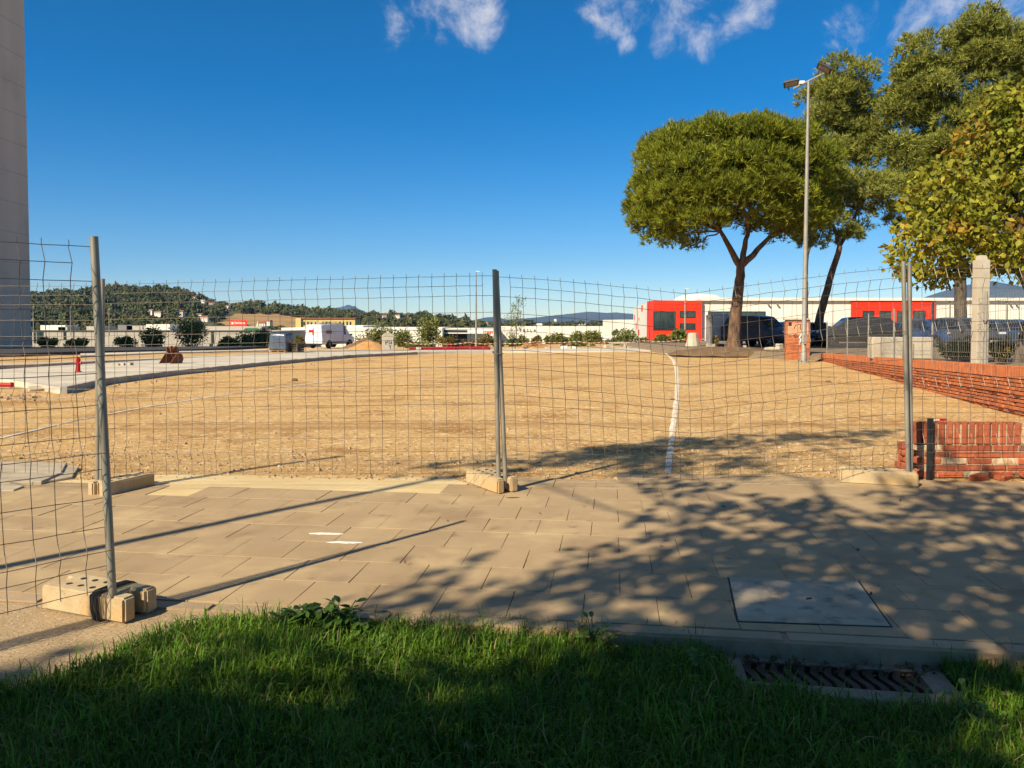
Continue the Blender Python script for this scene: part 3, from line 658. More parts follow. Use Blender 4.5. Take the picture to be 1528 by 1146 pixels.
# ------------------------------------------------------------------ buildings
def facade_box(root, x0, x1, y0, y1, z0, z1, m, name='wall'):
    return MB().box(((x0+x1)/2, (y0+y1)/2, (z0+z1)/2), (x1-x0, y1-y0, z1-z0)).build(name, m, root)
def win(root, x, z, wd, h, y, frame=mat('dark_frame', (.03,.032,.035)), mull=1, name='window'):
    f = MB()
    t = .07
    f.box((x, y-.03, z+h/2-t/2), (wd,.10,t)).box((x, y-.03, z-h/2+t/2), (wd,.10,t)).box((x-wd/2+t/2, y-.03, z), (t,.10,h-2*t)).box((x+wd/2-t/2, y-.03, z), (t,.10,h-2*t))
    for k in range(1, mull+1): f.box((x-wd/2+wd*k/(mull+1), y-.03, z), (t*.8,.08,h-2*t))
    fo = f.build(name, frame, root)
    MB().box((x, y-.012, z), (wd-2*t,.02,h-2*t)).build('pane', glass, fo); return fo
# tall tower slab, left edge
TY = 80.0; tx = at(47, 520, TY).x
tw = thing('tower_block', 'tall plain grey tower filling the left edge', 'tower', (tx-12, TY-15, -1.5))
MB().box((0,0,24), (24,30,48)).build('wall', wallsh, tw)
for k in range(1, 16): MB().box((12.004,0,k*3.0), (.012,30,.05)).build('floor_joint', mat('joint_grey', (.40,.365,.345)), tw)
MB().box((0,0,48.15), (24.4,30.4,.3)).build('parapet', wallsh, tw)
# red and white showroom
BY = 95.0; k_ = BY/FPX
def bx(u): return (u-CX)*k_
def bz(v): return CAMH+(480-v)*k_
rb = thing('red_showroom', 'low white industrial building with bright red window block and red panel', 'building', (bx(965), BY, bz(519)))
o0 = rb.location.copy()
def lx(u): return bx(u)-o0.x
def lzz(v): return bz(v)-o0.z
facade_box(rb, lx(1046), lx(1640), .6, 40, -1, lzz(447), wallw)
MB().box((lx(1340), .4, lzz(446.5)), (lx(1640)-lx(1046), .5, .35)).build('parapet', wallw, rb)
facade_box(rb, lx(975), lx(1047), 0, 4.7, -1, lzz(448.3), red_p, 'red_block')
# receding white flank with red squares
q = Vector((lx(975)+.05, 4.72, 0)); flank_far = Vector(((945-CX)/FPX*150-o0.x, 150-BY, 0)); fd = (flank_far-q)
b = MB(); hz = lzz(449.5); hz2 = 0
b.add([q+Vector((0,0,-1)), flank_far+Vector((0,0,-1)), flank_far+Vector((0,0,hz)), q+Vector((0,0,hz)), q+Vector((8,0,-1)), flank_far+Vector((30,0,-1)), flank_far+Vector((30,0,hz)), q+Vector((8,0,hz))],
      [(0,1,2,3),(4,7,6,5),(3,2,6,7),(0,3,7,4),(1,5,6,2)]); b.build('flank_wall', wallw, rb)
fn = fd.normalized(); nrm = Vector((fn.y*-1, fn.x, 0)); nrm = nrm if nrm.x < 0 else -nrm
for (u, v0, v1, wd) in ((958,455.5,464.5,3.6),(947,470,477,2.6),(953.5,474,478,2.2),(949.5,482,491,2.6),(953.5,492,500,3.4)):
    # panel centre on the flank at image column u
    tt = 0.5
    for _ in range(40):
        p = q+fd*tt; uu = CX+FPX*(p.x+o0.x)/(p.y+o0.y); tt += (uu-u)*.012; tt = min(1, max(0, tt))
    p = q+fd*tt; kk = (p.y+o0.y)/FPX
    M = Matrix.Translation(p+nrm*.03+Vector((0,0,CAMH+(480-(v0+v1)/2)*kk-o0.z))) @ Matrix.Rotation(math.atan2(fn.y, fn.x), 4, 'Z')
    MB().box(None, (wd, .06, (v1-v0)*kk), M=M).build('red_square', red_p, rb)
win(rb, lx(991), lzz(478.5), 32.5*k_, 28*k_, 0, mull=2); win(rb, lx(1025.5), lzz(469), 23*k_, 10*k_, 0); win(rb, lx(1025.5), lzz(487), 23*k_, 9.5*k_, 0)
win(rb, lx(1101), lzz(471), 86*k_, 13*k_, .6, mull=5); MB().box((lx(1064), .5, lzz(480)), (13*k_,.15,8*k_)).build('sign_board', wht, rb)
win(rb, lx(1062), lzz(491), 12*k_, 9*k_, .6)
for u in (1147.5, 1161, 1464, 1473, 1510, 1519): MB().lathe([(.12,0),(.12,.3)], 8, Matrix.Translation((lx(u), .45, lzz(454))) @ Matrix.Rotation(R(90), 4, 'X')).build('wall_vent', galv2, rb)
facade_box(rb, lx(1272), lx(1398), .35, .75, lzz(492), lzz(447.6), red_p, 'red_panel')
for u, wd in ((1297,17),(1322,17),(1347,15),(1373,18)): win(rb, lx(u), lzz(474), wd*k_, 21*k_, .35, mull=1)
for u, wd in ((1488,22),(1522,14)): win(rb, lx(u), lzz(481), wd*k_, 9*k_, .6)
b = MB(); b.lathe([(3.6,0),(3.4,.5),(2.2,.95),(.2,1.15)], 16, Matrix.Translation((lx(1078), 12, lzz(447)))); b.build('roof_dome', wallw, rb, smooth=50)

for u in range(1060, 1640, 31):
    if not 1268 < u < 1402: MB().box((lx(u), .595, lzz(482)), (.06, .02, 68*k_)).build('panel_seam', mat('seam_shadow', (.42,.37,.29)), rb)
for v in (454.5, 461): MB().box((lx(1011), -.004, lzz(v)), (72*k_, .012, .03)).build('cladding_seam', mat('red_seam', (.52,.012,.008)), rb)
for v in (453.5, 459.5): MB().box((lx(1335), .346, lzz(v)), (126*k_, .012, .03)).build('cladding_seam', MATS['red_seam'], rb)
for u in (993, 1011.5, 1040): MB().box((lx(u), -.003, lzz(456)), (.03, .012, 15*k_)).build('cladding_seam', MATS['red_seam'], rb)
for u in (1100, 1230, 1420, 1505): MB().tube([(lx(u), .48, lzz(449)), (lx(u), .48, lzz(518))], .07, 8).build('downpipe', galv2, rb)
# warehouses in the valley
def wh(name, label, u0, u1, Y, vtop, zbase, m, panelpx=None, depth=30):
    k = Y/FPX; x0, x1 = (u0-CX)*k, (u1-CX)*k; zt = CAMH+(480-vtop)*k
    r = thing(name, label, 'warehouse', (x0, Y, zbase)); H = zt-zbase
    if panelpx:
        facade_box(r, 0, x1-x0, .12, depth, 0, H-.1, m); n = max(1, int((u1-u0)/panelpx)); pw = (x1-x0)/n
        for i in range(n): MB().box((pw*(i+.5), .03, H/2), (pw-.10, .16, H)).build('panel', m, r)
    else: facade_box(r, 0, x1-x0, 0, depth, 0, H, m)
    return r, k, zt-zbase, x1-x0
r, k, H, W_ = wh('long_warehouse', 'long grey panelled warehouse left of the lot, seen behind the bushes', 48, 404, 170, 494, -6.6, wallg, 12.5)
k = 170/FPX
for u, wd, v0, v1, m in ((60,10,495,512,glass),(97,4,495,507,glass),(317.5,3.5,494.5,513,black_m),(315,5,513,523,black_m),(52,3,496,512,glass)):
    MB().box(((u-48)*k, -.08, CAMH+(480-(v0+v1)/2)*k+6.6), (wd*k, .1, (v1-v0)*k)).build('opening', m, r)
MB().box((W_*.5, .0, H+.05), (W_+.3, .5, .22)).build('roof_edge', mat('roof_edge_dark', (.10,.095,.09)), r)
for u, wd, v0, v1, m in ((65,38,485.5,492.8,wallw),(80,14,488,492.8,wallg),(130,28,487,493,wallg),(175,22,485,492.5,mat('roof_unit', (.22,.21,.20))),(192,30,486,492.5,wallg),(225,36,484,492.5,wallw),(340,86,487,493,mat('rooflight', (.48,.42,.34)))):
    MB().box(((u-48)*k, 6, CAMH+(480-(v0+v1)/2)*k+6.6), (wd*k, 5, (v1-v0)*k)).build('roof_plant', m, r)
b = MB()
b.box(((368-48)*k, 4.0, CAMH+(480-492)*k+6.6), (26*k, 2.5, 4.4*k), taper=.7); b.build('green_canopy', mat('green_sheet', (.02,.13,.05)), r)
MB().lathe([(.5,0),(.42,.6),(.12,1.6),(.02,2.0)], 10, Matrix.Translation(((376-48)*k, 4, CAMH+(480-492)*k+6.6))).build('pale_cone', mat('pale_green', (.52,.60,.30)), r)
# red roof sign
sg = thing('roof_sign', 'red sign board with white lettering above the grey warehouse', 'sign', ((347-CX)*k, 174, CAMH+(480-493)*k))
MB().box((0,0,10.7*k), (25*k,.2,9*k)).build('board', red_p, sg)
for s in (-1,-.3,.3,1): MB().box((s*10*k,.25,3.0*k), (.12,.12,7*k)).build('leg', galv2, sg)
b = MB(); b.box((-9.4*k,-.13,10.7*k), (3*k,.06,3.6*k)); b.build('emblem', wht, sg)
for i, (h, wv) in enumerate(((4.2,.9),(3.0,1.3),(2.6,1.2),(4.2,.6),(2.6,1.2),(3.0,1.1),(2.6,1.3),(2.6,.9),(2.6,1.3))): MB().box(((-5.6+i*1.85)*k,-.13,(9.4+h/2)*k), (wv*k,.06,h*k)).build('letter', wht, sg)
wh('pale_warehouse', 'white flat warehouse behind the white van', 420, 660, 200, 489, -6.6, wallw)
r, k, H, W_ = wh('taller_hall', 'pale hall with dark roof edge below the yellow building', 478, 542, 215, 486, -6.6, wallw)
MB().box((W_*.28, -.4, H+.25), (W_*.56, 1.2, .8)).build('dark_awning', mat('slate', (.05,.05,.07)), r)
r, k, H, W_ = wh('loading_hall', 'white hall with dark loading opening left of the centre posts', 652, 742, 205, 490.5, -6.6, wallw)
MB().box((W_*.30, -.05, H-.35-2.2), (W_*.40, .3, 4.4)).build('loading_opening', black_m, r); MB().box((W_*.42, -1.2, H-1.15), (W_*.84, 2.6, .25)).build('canopy', wallw, r)
for i in range(6): MB().box((W_*(.78+i*.027), -.05, H-.9), (W_*.018, .06, .62 if i % 2 else .5)).build('red_letter', red_p, r)
r, k, H, W_ = wh('cream_warehouse', 'long cream warehouse with dark spaced capital letters, behind the hedge', 742, 960, 222, 487, -6.8, wallw, 55)
def letters(txt, parent, size, step, origin, m):
    for i, ch in enumerate(txt):
        cu = bpy.data.curves.new('letter', 'FONT'); cu.body = ch; cu.size = size; cu.extrude = .04; cu.align_x = 'CENTER'
        tmp = bpy.data.objects.new('t', cu); col.objects.link(tmp); dg = bpy.context.evaluated_depsgraph_get(); me = bpy.data.meshes.new_from_object(tmp.evaluated_get(dg)); bpy.data.objects.remove(tmp)
        me.materials.clear(); me.materials.append(m); link('letter', me, parent, (origin[0]+i*step, origin[1], origin[2]), (R(90),0,0))
letters('TESLA', r, 1.15, 5.4*k, ((776.5-742)*k, -.12, CAMH+(480-495.2)*k+6.8), black_m)
MB().box((W_*.48, -.1, H-4.2), (W_*.20, .3, 2.2)).build('window_band', glass, r)
wh('white_annex', 'small white annexe at the left flank of the red building', 922, 962, 180, 477, -6.4, wallw)
wh('white_hut', 'little white hut among the bushes left of the red building', 898, 909, 120, 502, -6.0, wht, depth=4)
# yellow building with a row of dark windows
Y = 340; k = Y/FPX
yb = thing('yellow_building', 'long yellow building with a row of dark upright windows', 'building', ((442-CX)*k, Y, -4.6)); zt = CAMH+(480-476)*k+4.6; W_ = 88*k
facade_box(yb, 0, W_, 0, 12, 0, zt, yel_p); MB().box((W_/2, 5.8, zt+.3), (W_+.6, 12.6, .5)).build('roof', tile_m, yb)
MB().box((4*k, -.4, zt*.5+.4), (8*k, 1.0, zt)).build('stair_tower', yel_p, yb)
for u in (454,459.5,465,471,481.5,487,492,507.5,512.5,518,523): MB().box(((u-442)*k, -.05, CAMH+(480-482.6)*k+4.6), (2.2*k, .12, 5.5*k)).build('window', glass, yb)
for u0, w_ in ((442,34),): MB().box(((u0+w_/2-442)*k, -3, CAMH+(480-490)*k+4.6-.5), (w_*k, 3, 5*k)).build('lean_to', mat('grey_sheet', (.16,.155,.15)), yb)

# houses on the wooded hill
hs_n = 0
HOUSES = [(291,447,7,'white house highest on the wooded hill, near its shoulder'),(305,451,8,'cream house just below the hill shoulder'),(317,452.5,6,'small pale house right of the hill shoulder'),(349,457,9,'pale house with white gable on the low ridge'),(343,460,6,'small house left of the gabled house on the ridge'),
          (272,471,12,'long white house low on the slope left of the dry field'),(240,472,9,'white house among trees low on the left slope'),(300,475,9,'white house at the left tip of the dry field'),(308,479,9,'wide white house below the left tip of the dry field'),(228,469,6,'small white house partway up the left slope'),
          (400,455,4,'tiny white house on the ridge above the dry field'),(574,470,6,'pale house on the ridge right of the yellow building'),(594,474,7,'cream house on the right part of the hill'),(612,473,5,'small cream house farthest right on the hill'),(650,475,5,'tiny pale house near the hill end'),(547,463,4,'tiny white house on the crest right of the massif'),(393,489,10,'white house right of the red roof sign'),(402,486,8,'white gabled house beside the wrapped pallet, farther off')]
for (u, v, wpx, lab) in HOUSES:
    h = hill_hit(u, v+2) or hill_hit(u, v+5)
    if h is None: continue
    s = h.y/FPX; r = thing('house', lab, 'house', (h.x, h.y-3, h.z+1.2), random.uniform(-.4,.4), 'houses on the hillside'); W = max(5, wpx*s*.9); Hh = W*.30+.8
    MB().box((0,0,Hh/2-.6), (W, W*.7, Hh+1.2)).build('wall', wallw, r)
    b = MB(); a = W*.54; c = W*.40; b.add([(-a,-c,Hh),(a,-c,Hh),(a,c,Hh),(-a,c,Hh),(-a,0,Hh+W*.2),(a,0,Hh+W*.2)], [(0,1,5,4),(3,4,5,2),(0,4,3),(1,2,5),(0,3,2,1)]); b.build('roof', tile_m, r)
    for i in range(3): MB().box((-W*.3+i*W*.3, -W*.352, Hh*.55), (W*.1, .1, Hh*.3)).build('window', glass, r)
# far town blocks below the mountains
for i, (u, v, wpx, hpx, lab) in enumerate(((829,481,3.5,5,'lone pale tower block of the far town'),(843,484,5,3,'pale block right of the lone tower in the far town'),(868,485,9,2.5,'wide low block in the middle of the far town'),(885,484,6,3,'cream block under the mountain crest'),(893,484,4,4,'narrow block beside the cream one under the crest'),(911,484.5,9,3,'long pale block near the red building in the far town'),(805,485,9,2.5,'low pale block at the left of the far town'),(728,486,9,5,'pinkish flat block left of the centre posts'),(735,485,7,3.5,'cream block touching the centre posts'))):
    Y = 1250; k = Y/FPX; p = at(u, v, Y); r = thing('town_block', lab, 'building', (p.x, p.y, p.z-14), random.uniform(-.2,.2), 'blocks of the far town')
    MB().box((0,0,7+hpx*k/2), (wpx*k, 10, 14+hpx*k)).build('wall', yel_p if i == 7 else wallw, r); MB().box((0,0,14+hpx*k+.2), (wpx*k*1.02, 10.3, .5)).build('roof', tile_m, r)

# ------------------------------------------------------------------ vehicles
ST = {'suv': [(-.50,.32,.55,.56,.86,.80),(-.488,.2,.60,.66,.94,.80),(-.41,.18,.61,.95,.98,.74),(-.25,.17,.61,1.0,1,.76),(0,.17,.60,1.0,1,.76),(.10,.17,.60,.965,1,.75),(.25,.17,.60,.625,.99,.82),(.42,.18,.54,.555,.95,.78),(.48,.2,.46,.47,.88,.7),(.50,.25,.38,.39,.8,.65)],
      'van': [(-.50,.18,.52,.95,.97,.86),(-.485,.15,.52,.99,1,.88),(-.2,.15,.52,1.0,1,.88),(.13,.15,.52,1.0,1,.88),(.2,.15,.52,.975,1,.87),(.345,.15,.50,.60,.99,.84),(.45,.16,.44,.47,.94,.8),(.49,.2,.36,.37,.87,.72),(.5,.24,.32,.33,.82,.68)]}
WS = {'suv': (5, 6, 1, 2, [(2,3),(3,5)], 6), 'van': (4, 5, 0, 1, [(3,5)], 5)}
tyre = mat('tyre', (.015,.015,.015)); rimm = mat('alloy', (.20,.20,.20), None, .45, 3, metal=.5); plate = mat('number_plate', (.75,.75,.72)); lampc = mat('lamp_glass', (.55,.55,.55), None, .1, 3, spec=.8); redl = mat('tail_lamp', (.35,.01,.01), None, .2, 3)
trim = mat('black_trim', (.02,.02,.02))
def car(label, kind, L, W, H, pm_, loc, head, group=None, cat='car', name='parked_car', extra=True):
    r = thing(name, label, cat, loc, head, group); S = ST[kind]; b = MB()
    secs = []
    for (x, zb, bl, rf, hw, hr) in S:
        x *= L; hw *= W/2; hr *= W/2
        half = [(hw*.90, zb*H), (hw*.985, (zb+.06)*H), (hw, (zb+(bl-zb)*.55)*H), (hw*.965, bl*H), (hr, (rf-.015)*H), (hr*.86, rf*H)]
        ring = [(x, y, z) for y, z in half] + [(x, -y, z) for y, z in reversed(half)]; secs.append(ring); b.v += ring
    n = 12
    for i in range(len(S)-1):
        for k in range(n-1): b.f.append((i*n+k, (i+1)*n+k, (i+1)*n+k+1, i*n+k+1))
        b.f.append((i*n+n-1, (i+1)*n+n-1, (i+1)*n, i*n))
    b.f += [tuple(range(n)), tuple((len(S)-1)*n+k for k in range(n-1, -1, -1))]
    body = b.build('body', pm_, r, smooth=32)
    ws0, ws1, rw0, rw1, sides, fq = WS[kind]
    def SP(i, k): return Vector(secs[i][k])
    for s in (0, 1):
        kb, kt = (3, 4) if s == 0 else (8, 7); sg_ = 1 if s == 0 else -1
        for (i0, i1) in sides:
            lo = [SP(i, kb).lerp(SP(i, kt), .07) for i in range(i0, i1+1)]; hi = [SP(i, kb).lerp(SP(i, kt), .90) for i in range(i0, i1+1)]
            lo[0] = lo[0].lerp(lo[1], .08); hi[0] = hi[0].lerp(hi[1], .08); lo[-1] = lo[-1].lerp(lo[-2], .06); hi[-1] = hi[-1].lerp(hi[-2], .06)
            if kind == 'van': lo[0] = lo[0].lerp(lo[1], .15)
            o_ = Vector((0, .008*sg_, .002)); m_ = MB(); k = len(lo); m_.add([p+o_ for p in lo]+[p+o_ for p in hi], [(i, i+1, k+i+1, k+i) for i in range(k-1)]); m_.build('side_window', carglass, r)
        if kind == 'suv':
            m_ = MB(); o_ = Vector((0, .008*sg_, .002)); m_.add([SP(5,kb).lerp(SP(5,kt),.07)+o_, SP(6,kb).lerp(SP(5,kb),.25)+o_, SP(5,kt).lerp(SP(6,kt),.12)+o_-Vector((0,0,.03))], [(0,1,2)]); m_.build('quarter_window', carglass, r)
        m_ = MB(); m_.box((S[ws1][0]*L-.05, sg_*(W/2+.10), (S[ws1][2]+.05)*H), (.10,.20,.14)); m_.build('mirror', trim if kind == 'van' else pm_, r)
    def glassq(i0, i1, nm, a=.06, c=.94):
        P = [SP(i0,4).lerp(SP(i1,4), a), SP(i0,4).lerp(SP(i1,4), c), SP(i0,7).lerp(SP(i1,7), c), SP(i0,7).lerp(SP(i1,7), a)]
        Q = [SP(i0,5).lerp(SP(i1,5), a), SP(i0,5).lerp(SP(i1,5), c), SP(i0,6).lerp(SP(i1,6), c), SP(i0,6).lerp(SP(i1,6), a)]
        up = Vector((.012 if nm == 'windscreen' else -.012, 0, .012)); MB().add([p*1+up for p in (Q[0], Q[1], Q[2], Q[3])], [(0,1,2,3)]).build(nm, carglass, r)
    glassq(ws0, ws1, 'windscreen')
    if kind == 'suv': glassq(rw1, rw0, 'rear_window', .1, .9)
    wr = .345 if kind == 'suv' else .34
    for x in (-.30*L, .315*L):
        for s in (-1, 1):
            M = Matrix.Translation((x, s*(W/2-.11), wr)) @ Matrix.Rotation(R(90)*-s, 4, 'X')
            a_ = MB().lathe([(wr*1.14,-.05),(wr*1.14,.118)], 20, M).build('wheel_arch', trim, r)
            wh_ = MB().lathe([(wr*.62,-.10),(wr*.95,-.11),(wr,-.07),(wr,.09),(wr*.95,.125),(wr*.66,.13),(wr*.62,.10)], 20, M).build('wheel', tyre, r, smooth=40)
            q_ = MB(); q_.lathe([(wr*.66,.10),(wr*.64,.128)], 16, M)
            q2 = MB()
            for k in range(5):
                a = k*2*math.pi/5; q2.box(None, (wr*.56, .055, .012), M=M @ Matrix.Rotation(a, 4, 'Z') @ Matrix.Translation((wr*.31, 0, .136)))
            q_.build('wheel_well', trim, wh_); q2.build('rim', rimm, wh_)
    zf = S[-3][2]*H
    for s in (-1, 1):
        o = MB().box((L*.475, s*W*.335, zf*.93), (.10, W*.20, .13), rz=-s*.35).build('headlight', lampc, r); bevel(o, .02, 1)
        o = MB().box((-L*.49, s*W*.42, .55*H), (.06, .12, .34)).build('tail_light', redl, r)
    MB().box((L*.498, 0, .31*H), (.03, W*.5, .16)).build('grille', trim, r); MB().box((L*.502, 0, .24*H), (.02,.52,.115)).build('number_plate', plate, r); MB().box((-L*.5, 0, .45*H), (.02,.52,.115)).build('number_plate', plate, r)
    for s in (-1, 1):
        for x in (-.12, .10): MB().box((x*L, s*(W/2*.985), .57*H), (.18,.02,.03)).build('door_handle', pm_, r)
        MB().box((.0, s*(W/2*.975), .235*H), (L*.5,.035,.09)).build('sill', trim, r)
    return r
def pk(u, v, Y): p = at(u, v, Y); return Vector((p.x, p.y, pg(p.x, p.y)))
darkb = paint('dark_blue', (.012,.018,.035)); blk = paint('black', (.010,.010,.011)); navy = paint('navy', (.03,.06,.14)); sky_b = paint('sky_blue', (.03,.24,.48)); silver = paint('silver', (.30,.32,.33)); whp = paint('white', (.70,.70,.68))
GC = 'cars in the parking behind the brick wall'
car('black minivan parked right of the umbrella pine trunk', 'suv', 4.7, 1.85, 1.85, darkb, pk(1134,517,46), R(-58), GC)
car('silver van showing only its tail left of the umbrella pine trunk', 'van', 4.9, 1.9, 2.0, silver, pk(1083,515,50), R(76), GC)
car('white hatchback peeking out left of the brick meter housing', 'suv', 4.0, 1.75, 1.5, whp, pk(1176,515,48), R(205), GC)
car('light blue hatchback half hidden by the brick meter housing', 'suv', 4.0, 1.75, 1.48, sky_b, pk(1216,520,51), R(255), GC)
car('large black people carrier parked side-on right of the floodlight mast', 'suv', 4.6, 1.85, 1.78, blk, pk(1273,521,46), R(172), GC)
car('blue saloon in the back row under the red panel', 'suv', 4.4, 1.8, 1.5, navy, pk(1350,515,54), R(20), GC)
car('navy off-roader with its nose to the wall, right of the right fence post', 'suv', 4.3, 1.82, 1.66, navy, pk(1391,516,46), R(-78), GC)
car('dark grey estate nosed to the wall left of the concrete pillar', 'suv', 4.4, 1.8, 1.72, paint('dark_grey', (.06,.062,.066)), pk(1438,519,44), R(-80), GC)
car('slate blue car between the pillar and the right edge', 'suv', 4.4, 1.8, 1.62, paint('slate', (.035,.055,.08)), pk(1494,521,44), R(-82), GC)
car('blue car cut by the right edge', 'suv', 4.3, 1.8, 1.6, paint('mid_blue', (.03,.07,.20)), pk(1552,520,43), R(-84), GC)
# white works van
vl = G(492, 528); vl = at(494, 527.5, 72)
van = car('white works van with red marks and roof rack beside the sand heap', 'van', 5.1, 1.95, 2.15, whp, Vector((vl.x, vl.y, gz(vl.x, vl.y)+.14)), math.atan2(.92, .40), cat='van', name='works_van')
b = MB()
for s in (-.75,.75): b.tube([(-2.2,s,2.36),(.6,s,2.36)], .03, 6)
for x in (-2.1,-1.2,-.3,.5): b.tube([(x,-.75,2.36),(x,.75,2.36)], .025, 6); b.box((x,.75,2.25), (.04,.04,.25)); b.box((x,-.75,2.25), (.04,.04,.25))
b.build('roof_rack', galv2, van)
MB().box((-2.565,.25,1.55), (.012,.55,.22)).build('red_mark', redpl, van); MB().box((-2.567,.05,1.45), (.012,.16,.5)).build('red_mark', redpl, van); MB().box((-1.55,-.978,1.45), (.75,.012,.28)).build('red_mark', mat('faded_red', (.40,.12,.12)), van)
MB().box((-2.57,0,1.1), (.02,.03,1.6)).build('door_seam', trim, van); MB().box((-2.6,0,.36), (.12,1.8,.14)).build('bumper', trim, van)

# ------------------------------------------------------------------ things on the building site
p = at(117, 553, 25.5); hyd = thing('fire_hydrant', 'red hydrant standing on the new footpath', 'hydrant', (p.x, p.y, gz(p.x,p.y)+.13)); hyd.scale = (.6,.6,.9)
MB().lathe([(.17,-.02),(.17,.05),(.10,.07),(.10,.42),(.12,.43),(.12,.50),(.09,.52),(.07,.56),(.02,.58)], 14).build('body', redpl, hyd, smooth=40)
for s in (-1,1): MB().lathe([(.055,.0),(.055,.15),(.065,.15),(.065,.19)], 10, Matrix.Translation((0,0,.36)) @ Matrix.Rotation(R(90)*s, 4, 'Y')).build('outlet', redpl, hyd)
MB().lathe([(.19,-.03),(.19,.02)], 14).build('base', mat('pink_base', (.55,.25,.18)), hyd)
# excavator bucket
p = at(254, 533, 33); bk = thing('excavator_bucket', 'rusty toothed excavator bucket lying on the site', 'bucket', (p.x, p.y, gz(p.x,p.y)+.06), R(62)); bk.scale = (.82,.82,.86)
prof = [(-.45,.0),(.10,-.0),(.36,.10),(.46,.32),(.40,.52),(.22,.62),(.05,.60)]
b = MB(); n = len(prof)
for y in (-.42,.42): b.v += [(x, y, z) for x, z in prof]
b.f = [(i, i+1, n+i+1, n+i) for i in range(n-1)]; o = b.build('shell', rust, bk); sm = o.modifiers.new('s', 'SOLIDIFY'); sm.thickness = .03
for y in (-.44,.44): MB().add([(x, y-.015, z) for x, z in prof]+[(x, y+.015, z) for x, z in prof], [tuple(range(n-1,-1,-1)), tuple(range(n,2*n))]+[(i,(i+1)%n,(i+1)%n+n,i+n) for i in range(n)]).build('side_plate', rust, bk)
for i in range(5): MB().box((-.52,-.34+i*.17,.02), (.2,.07,.05), taper=.6).build('tooth', rust, bk)
for y in (-.15,.15):
    pr = [(.10,.58),(.42,.45),(.40,.80),(.22,.98),(.05,.85),(-.12,.92),(-.1,.7)]; k = len(pr)
    MB().add([(x, y-.03, z) for x, z in pr]+[(x, y+.03, z) for x, z in pr], [tuple(range(k-1,-1,-1)), tuple(range(k,2*k))]+[(i,(i+1)%k,(i+1)%k+k,i+k) for i in range(k)]).build('lug', rust, bk)
MB().tube([(.26,-.2,.85),(.26,.2,.85)], .05, 8).build('pin', iron, bk)
# row of bricks / blocks
p = at(180, 538, 31); bl = thing('block_row', 'short row of pale concrete blocks left on the site', 'blocks', (p.x, p.y, gz(p.x,p.y)), R(8))
bme = brick_mesh('block', .19, .3, .22, conc, .006)
for i in range(4): link('block', bme, bl, (-.34+i*.22, random.gauss(0,.03), .11+(.01*i)), (0,0,random.gauss(0,.08)))
# loose kerb stone and rubble, red pipe stub
p = G(72, 583); ls = thing('loose_kerb_stone', 'loose kerb slab tilted against the footpath edge', 'kerb stone', p+Vector((0,0,.06)), R(38))
o = MB().box((0,0,0), (.85,.36,.10)).build('slab', concg, ls); bevel(o, .012, 1); o.rotation_euler = (R(10), R(-3), 0)
p = G(2, 581); rp_ = thing('red_pipe_stub', 'red plastic pipe stub lying at the left edge', 'pipe', p+Vector((0,0,.12)), R(-8))
MB().lathe([(.055,-.32),(.055,.26),(.066,.26),(.066,.32)], 12, Matrix.Rotation(R(90), 4, 'Y')).build('pipe', redpl, rp_, smooth=40)
rub = MB()
for i in range(150):
    u = random.choice([random.uniform(0,60), random.uniform(80,150), random.uniform(150,560)]); v = (592 if u < 90 else 580-(u-90)*.075-(0 if u < 400 else (u-400)*.02))+random.gauss(2,2.2) if u < 160 else 577-(u-150)*.112+random.gauss(1.5,1.5)
    if u > 400: v = 549-(u-400)*.095+random.gauss(1.5,1)
    g = G(u, v); s = random.uniform(.015,.06)
    rub.box(None, (s*1.6, s*1.2, s), M=Matrix.Translation(g+Vector((0,0,s*.3))) @ Matrix.Rotation(random.uniform(0,6), 4, 'Z') @ Matrix.Rotation(random.uniform(-.5,.5), 4, 'X'), taper=.7)
tag(rub.build('rubble', mat('rubble', (.42,.30,.18), (.30,.17,.09), .95, 6, coord='world')), 'scattered stones and spoil along the footpath kerb', 'rubble', kind='stuff')
# pallet wrapped in plastic
p = at(420, 529, 52); pal = thing('wrapped_pallet', 'pallet of goods wrapped in dark plastic left of the van', 'pallet', (p.x, p.y, gz(p.x,p.y)+.14), R(-12))
for i in range(5): MB().box((0,-.48+i*.24,.15), (1.2,.12,.025)).build('board', timber, pal)
for x in (-.5,0,.5): MB().box((x,0,.07), (.1,1.0,.12)).build('runner', timber, pal)
for i in range(3): MB().box((0,-.52+i*.5,.025), (1.2,.1,.022)).build('board', timber, pal)
b = MB(); bm = bmesh.new(); bmesh.ops.create_cube(bm, size=1); bmesh.ops.subdivide_edges(bm, edges=bm.edges[:], cuts=7, use_grid_fill=True)
for v in bm.verts:
    q = v.co.copy(); z = q.z+.5; r_ = 1-.10*max(0, z-.8)*5; v.co = Vector((q.x*1.22*r_, q.y*1.0*r_, .18+z*1.12+.05*mnoise.noise(q*5)))+Vector((.03*mnoise.noise(q*7+Vector((3,0,0))), .03*mnoise.noise(q*7), 0))
me = bpy.data.meshes.new('wrap'); bm.to_mesh(me); bm.free(); me.materials.append(plast); me.shade_smooth(); link('wrapped_load', me, pal)
p2 = p+Vector((.95,.2,0)); MB()
pb_ = thing('crate_stack', 'dark stack of pallets right of the wrapped pallet', 'pallets', (p2.x, p2.y, gz(p2.x,p2.y)+.14), R(-12))
for k in range(5):
    for i in range(4): MB().box((0,-.4+i*.26,.10+k*.13), (.7,.16,.03)).build('board', mat('weathered_timber', (.10,.085,.065), (.06,.05,.04), .9, 8), pb_)
    for x in (-.3,.3): MB().box((x,0,.045+k*.13), (.08,.95,.075)).build('runner', MATS['weathered_timber'], pb_)
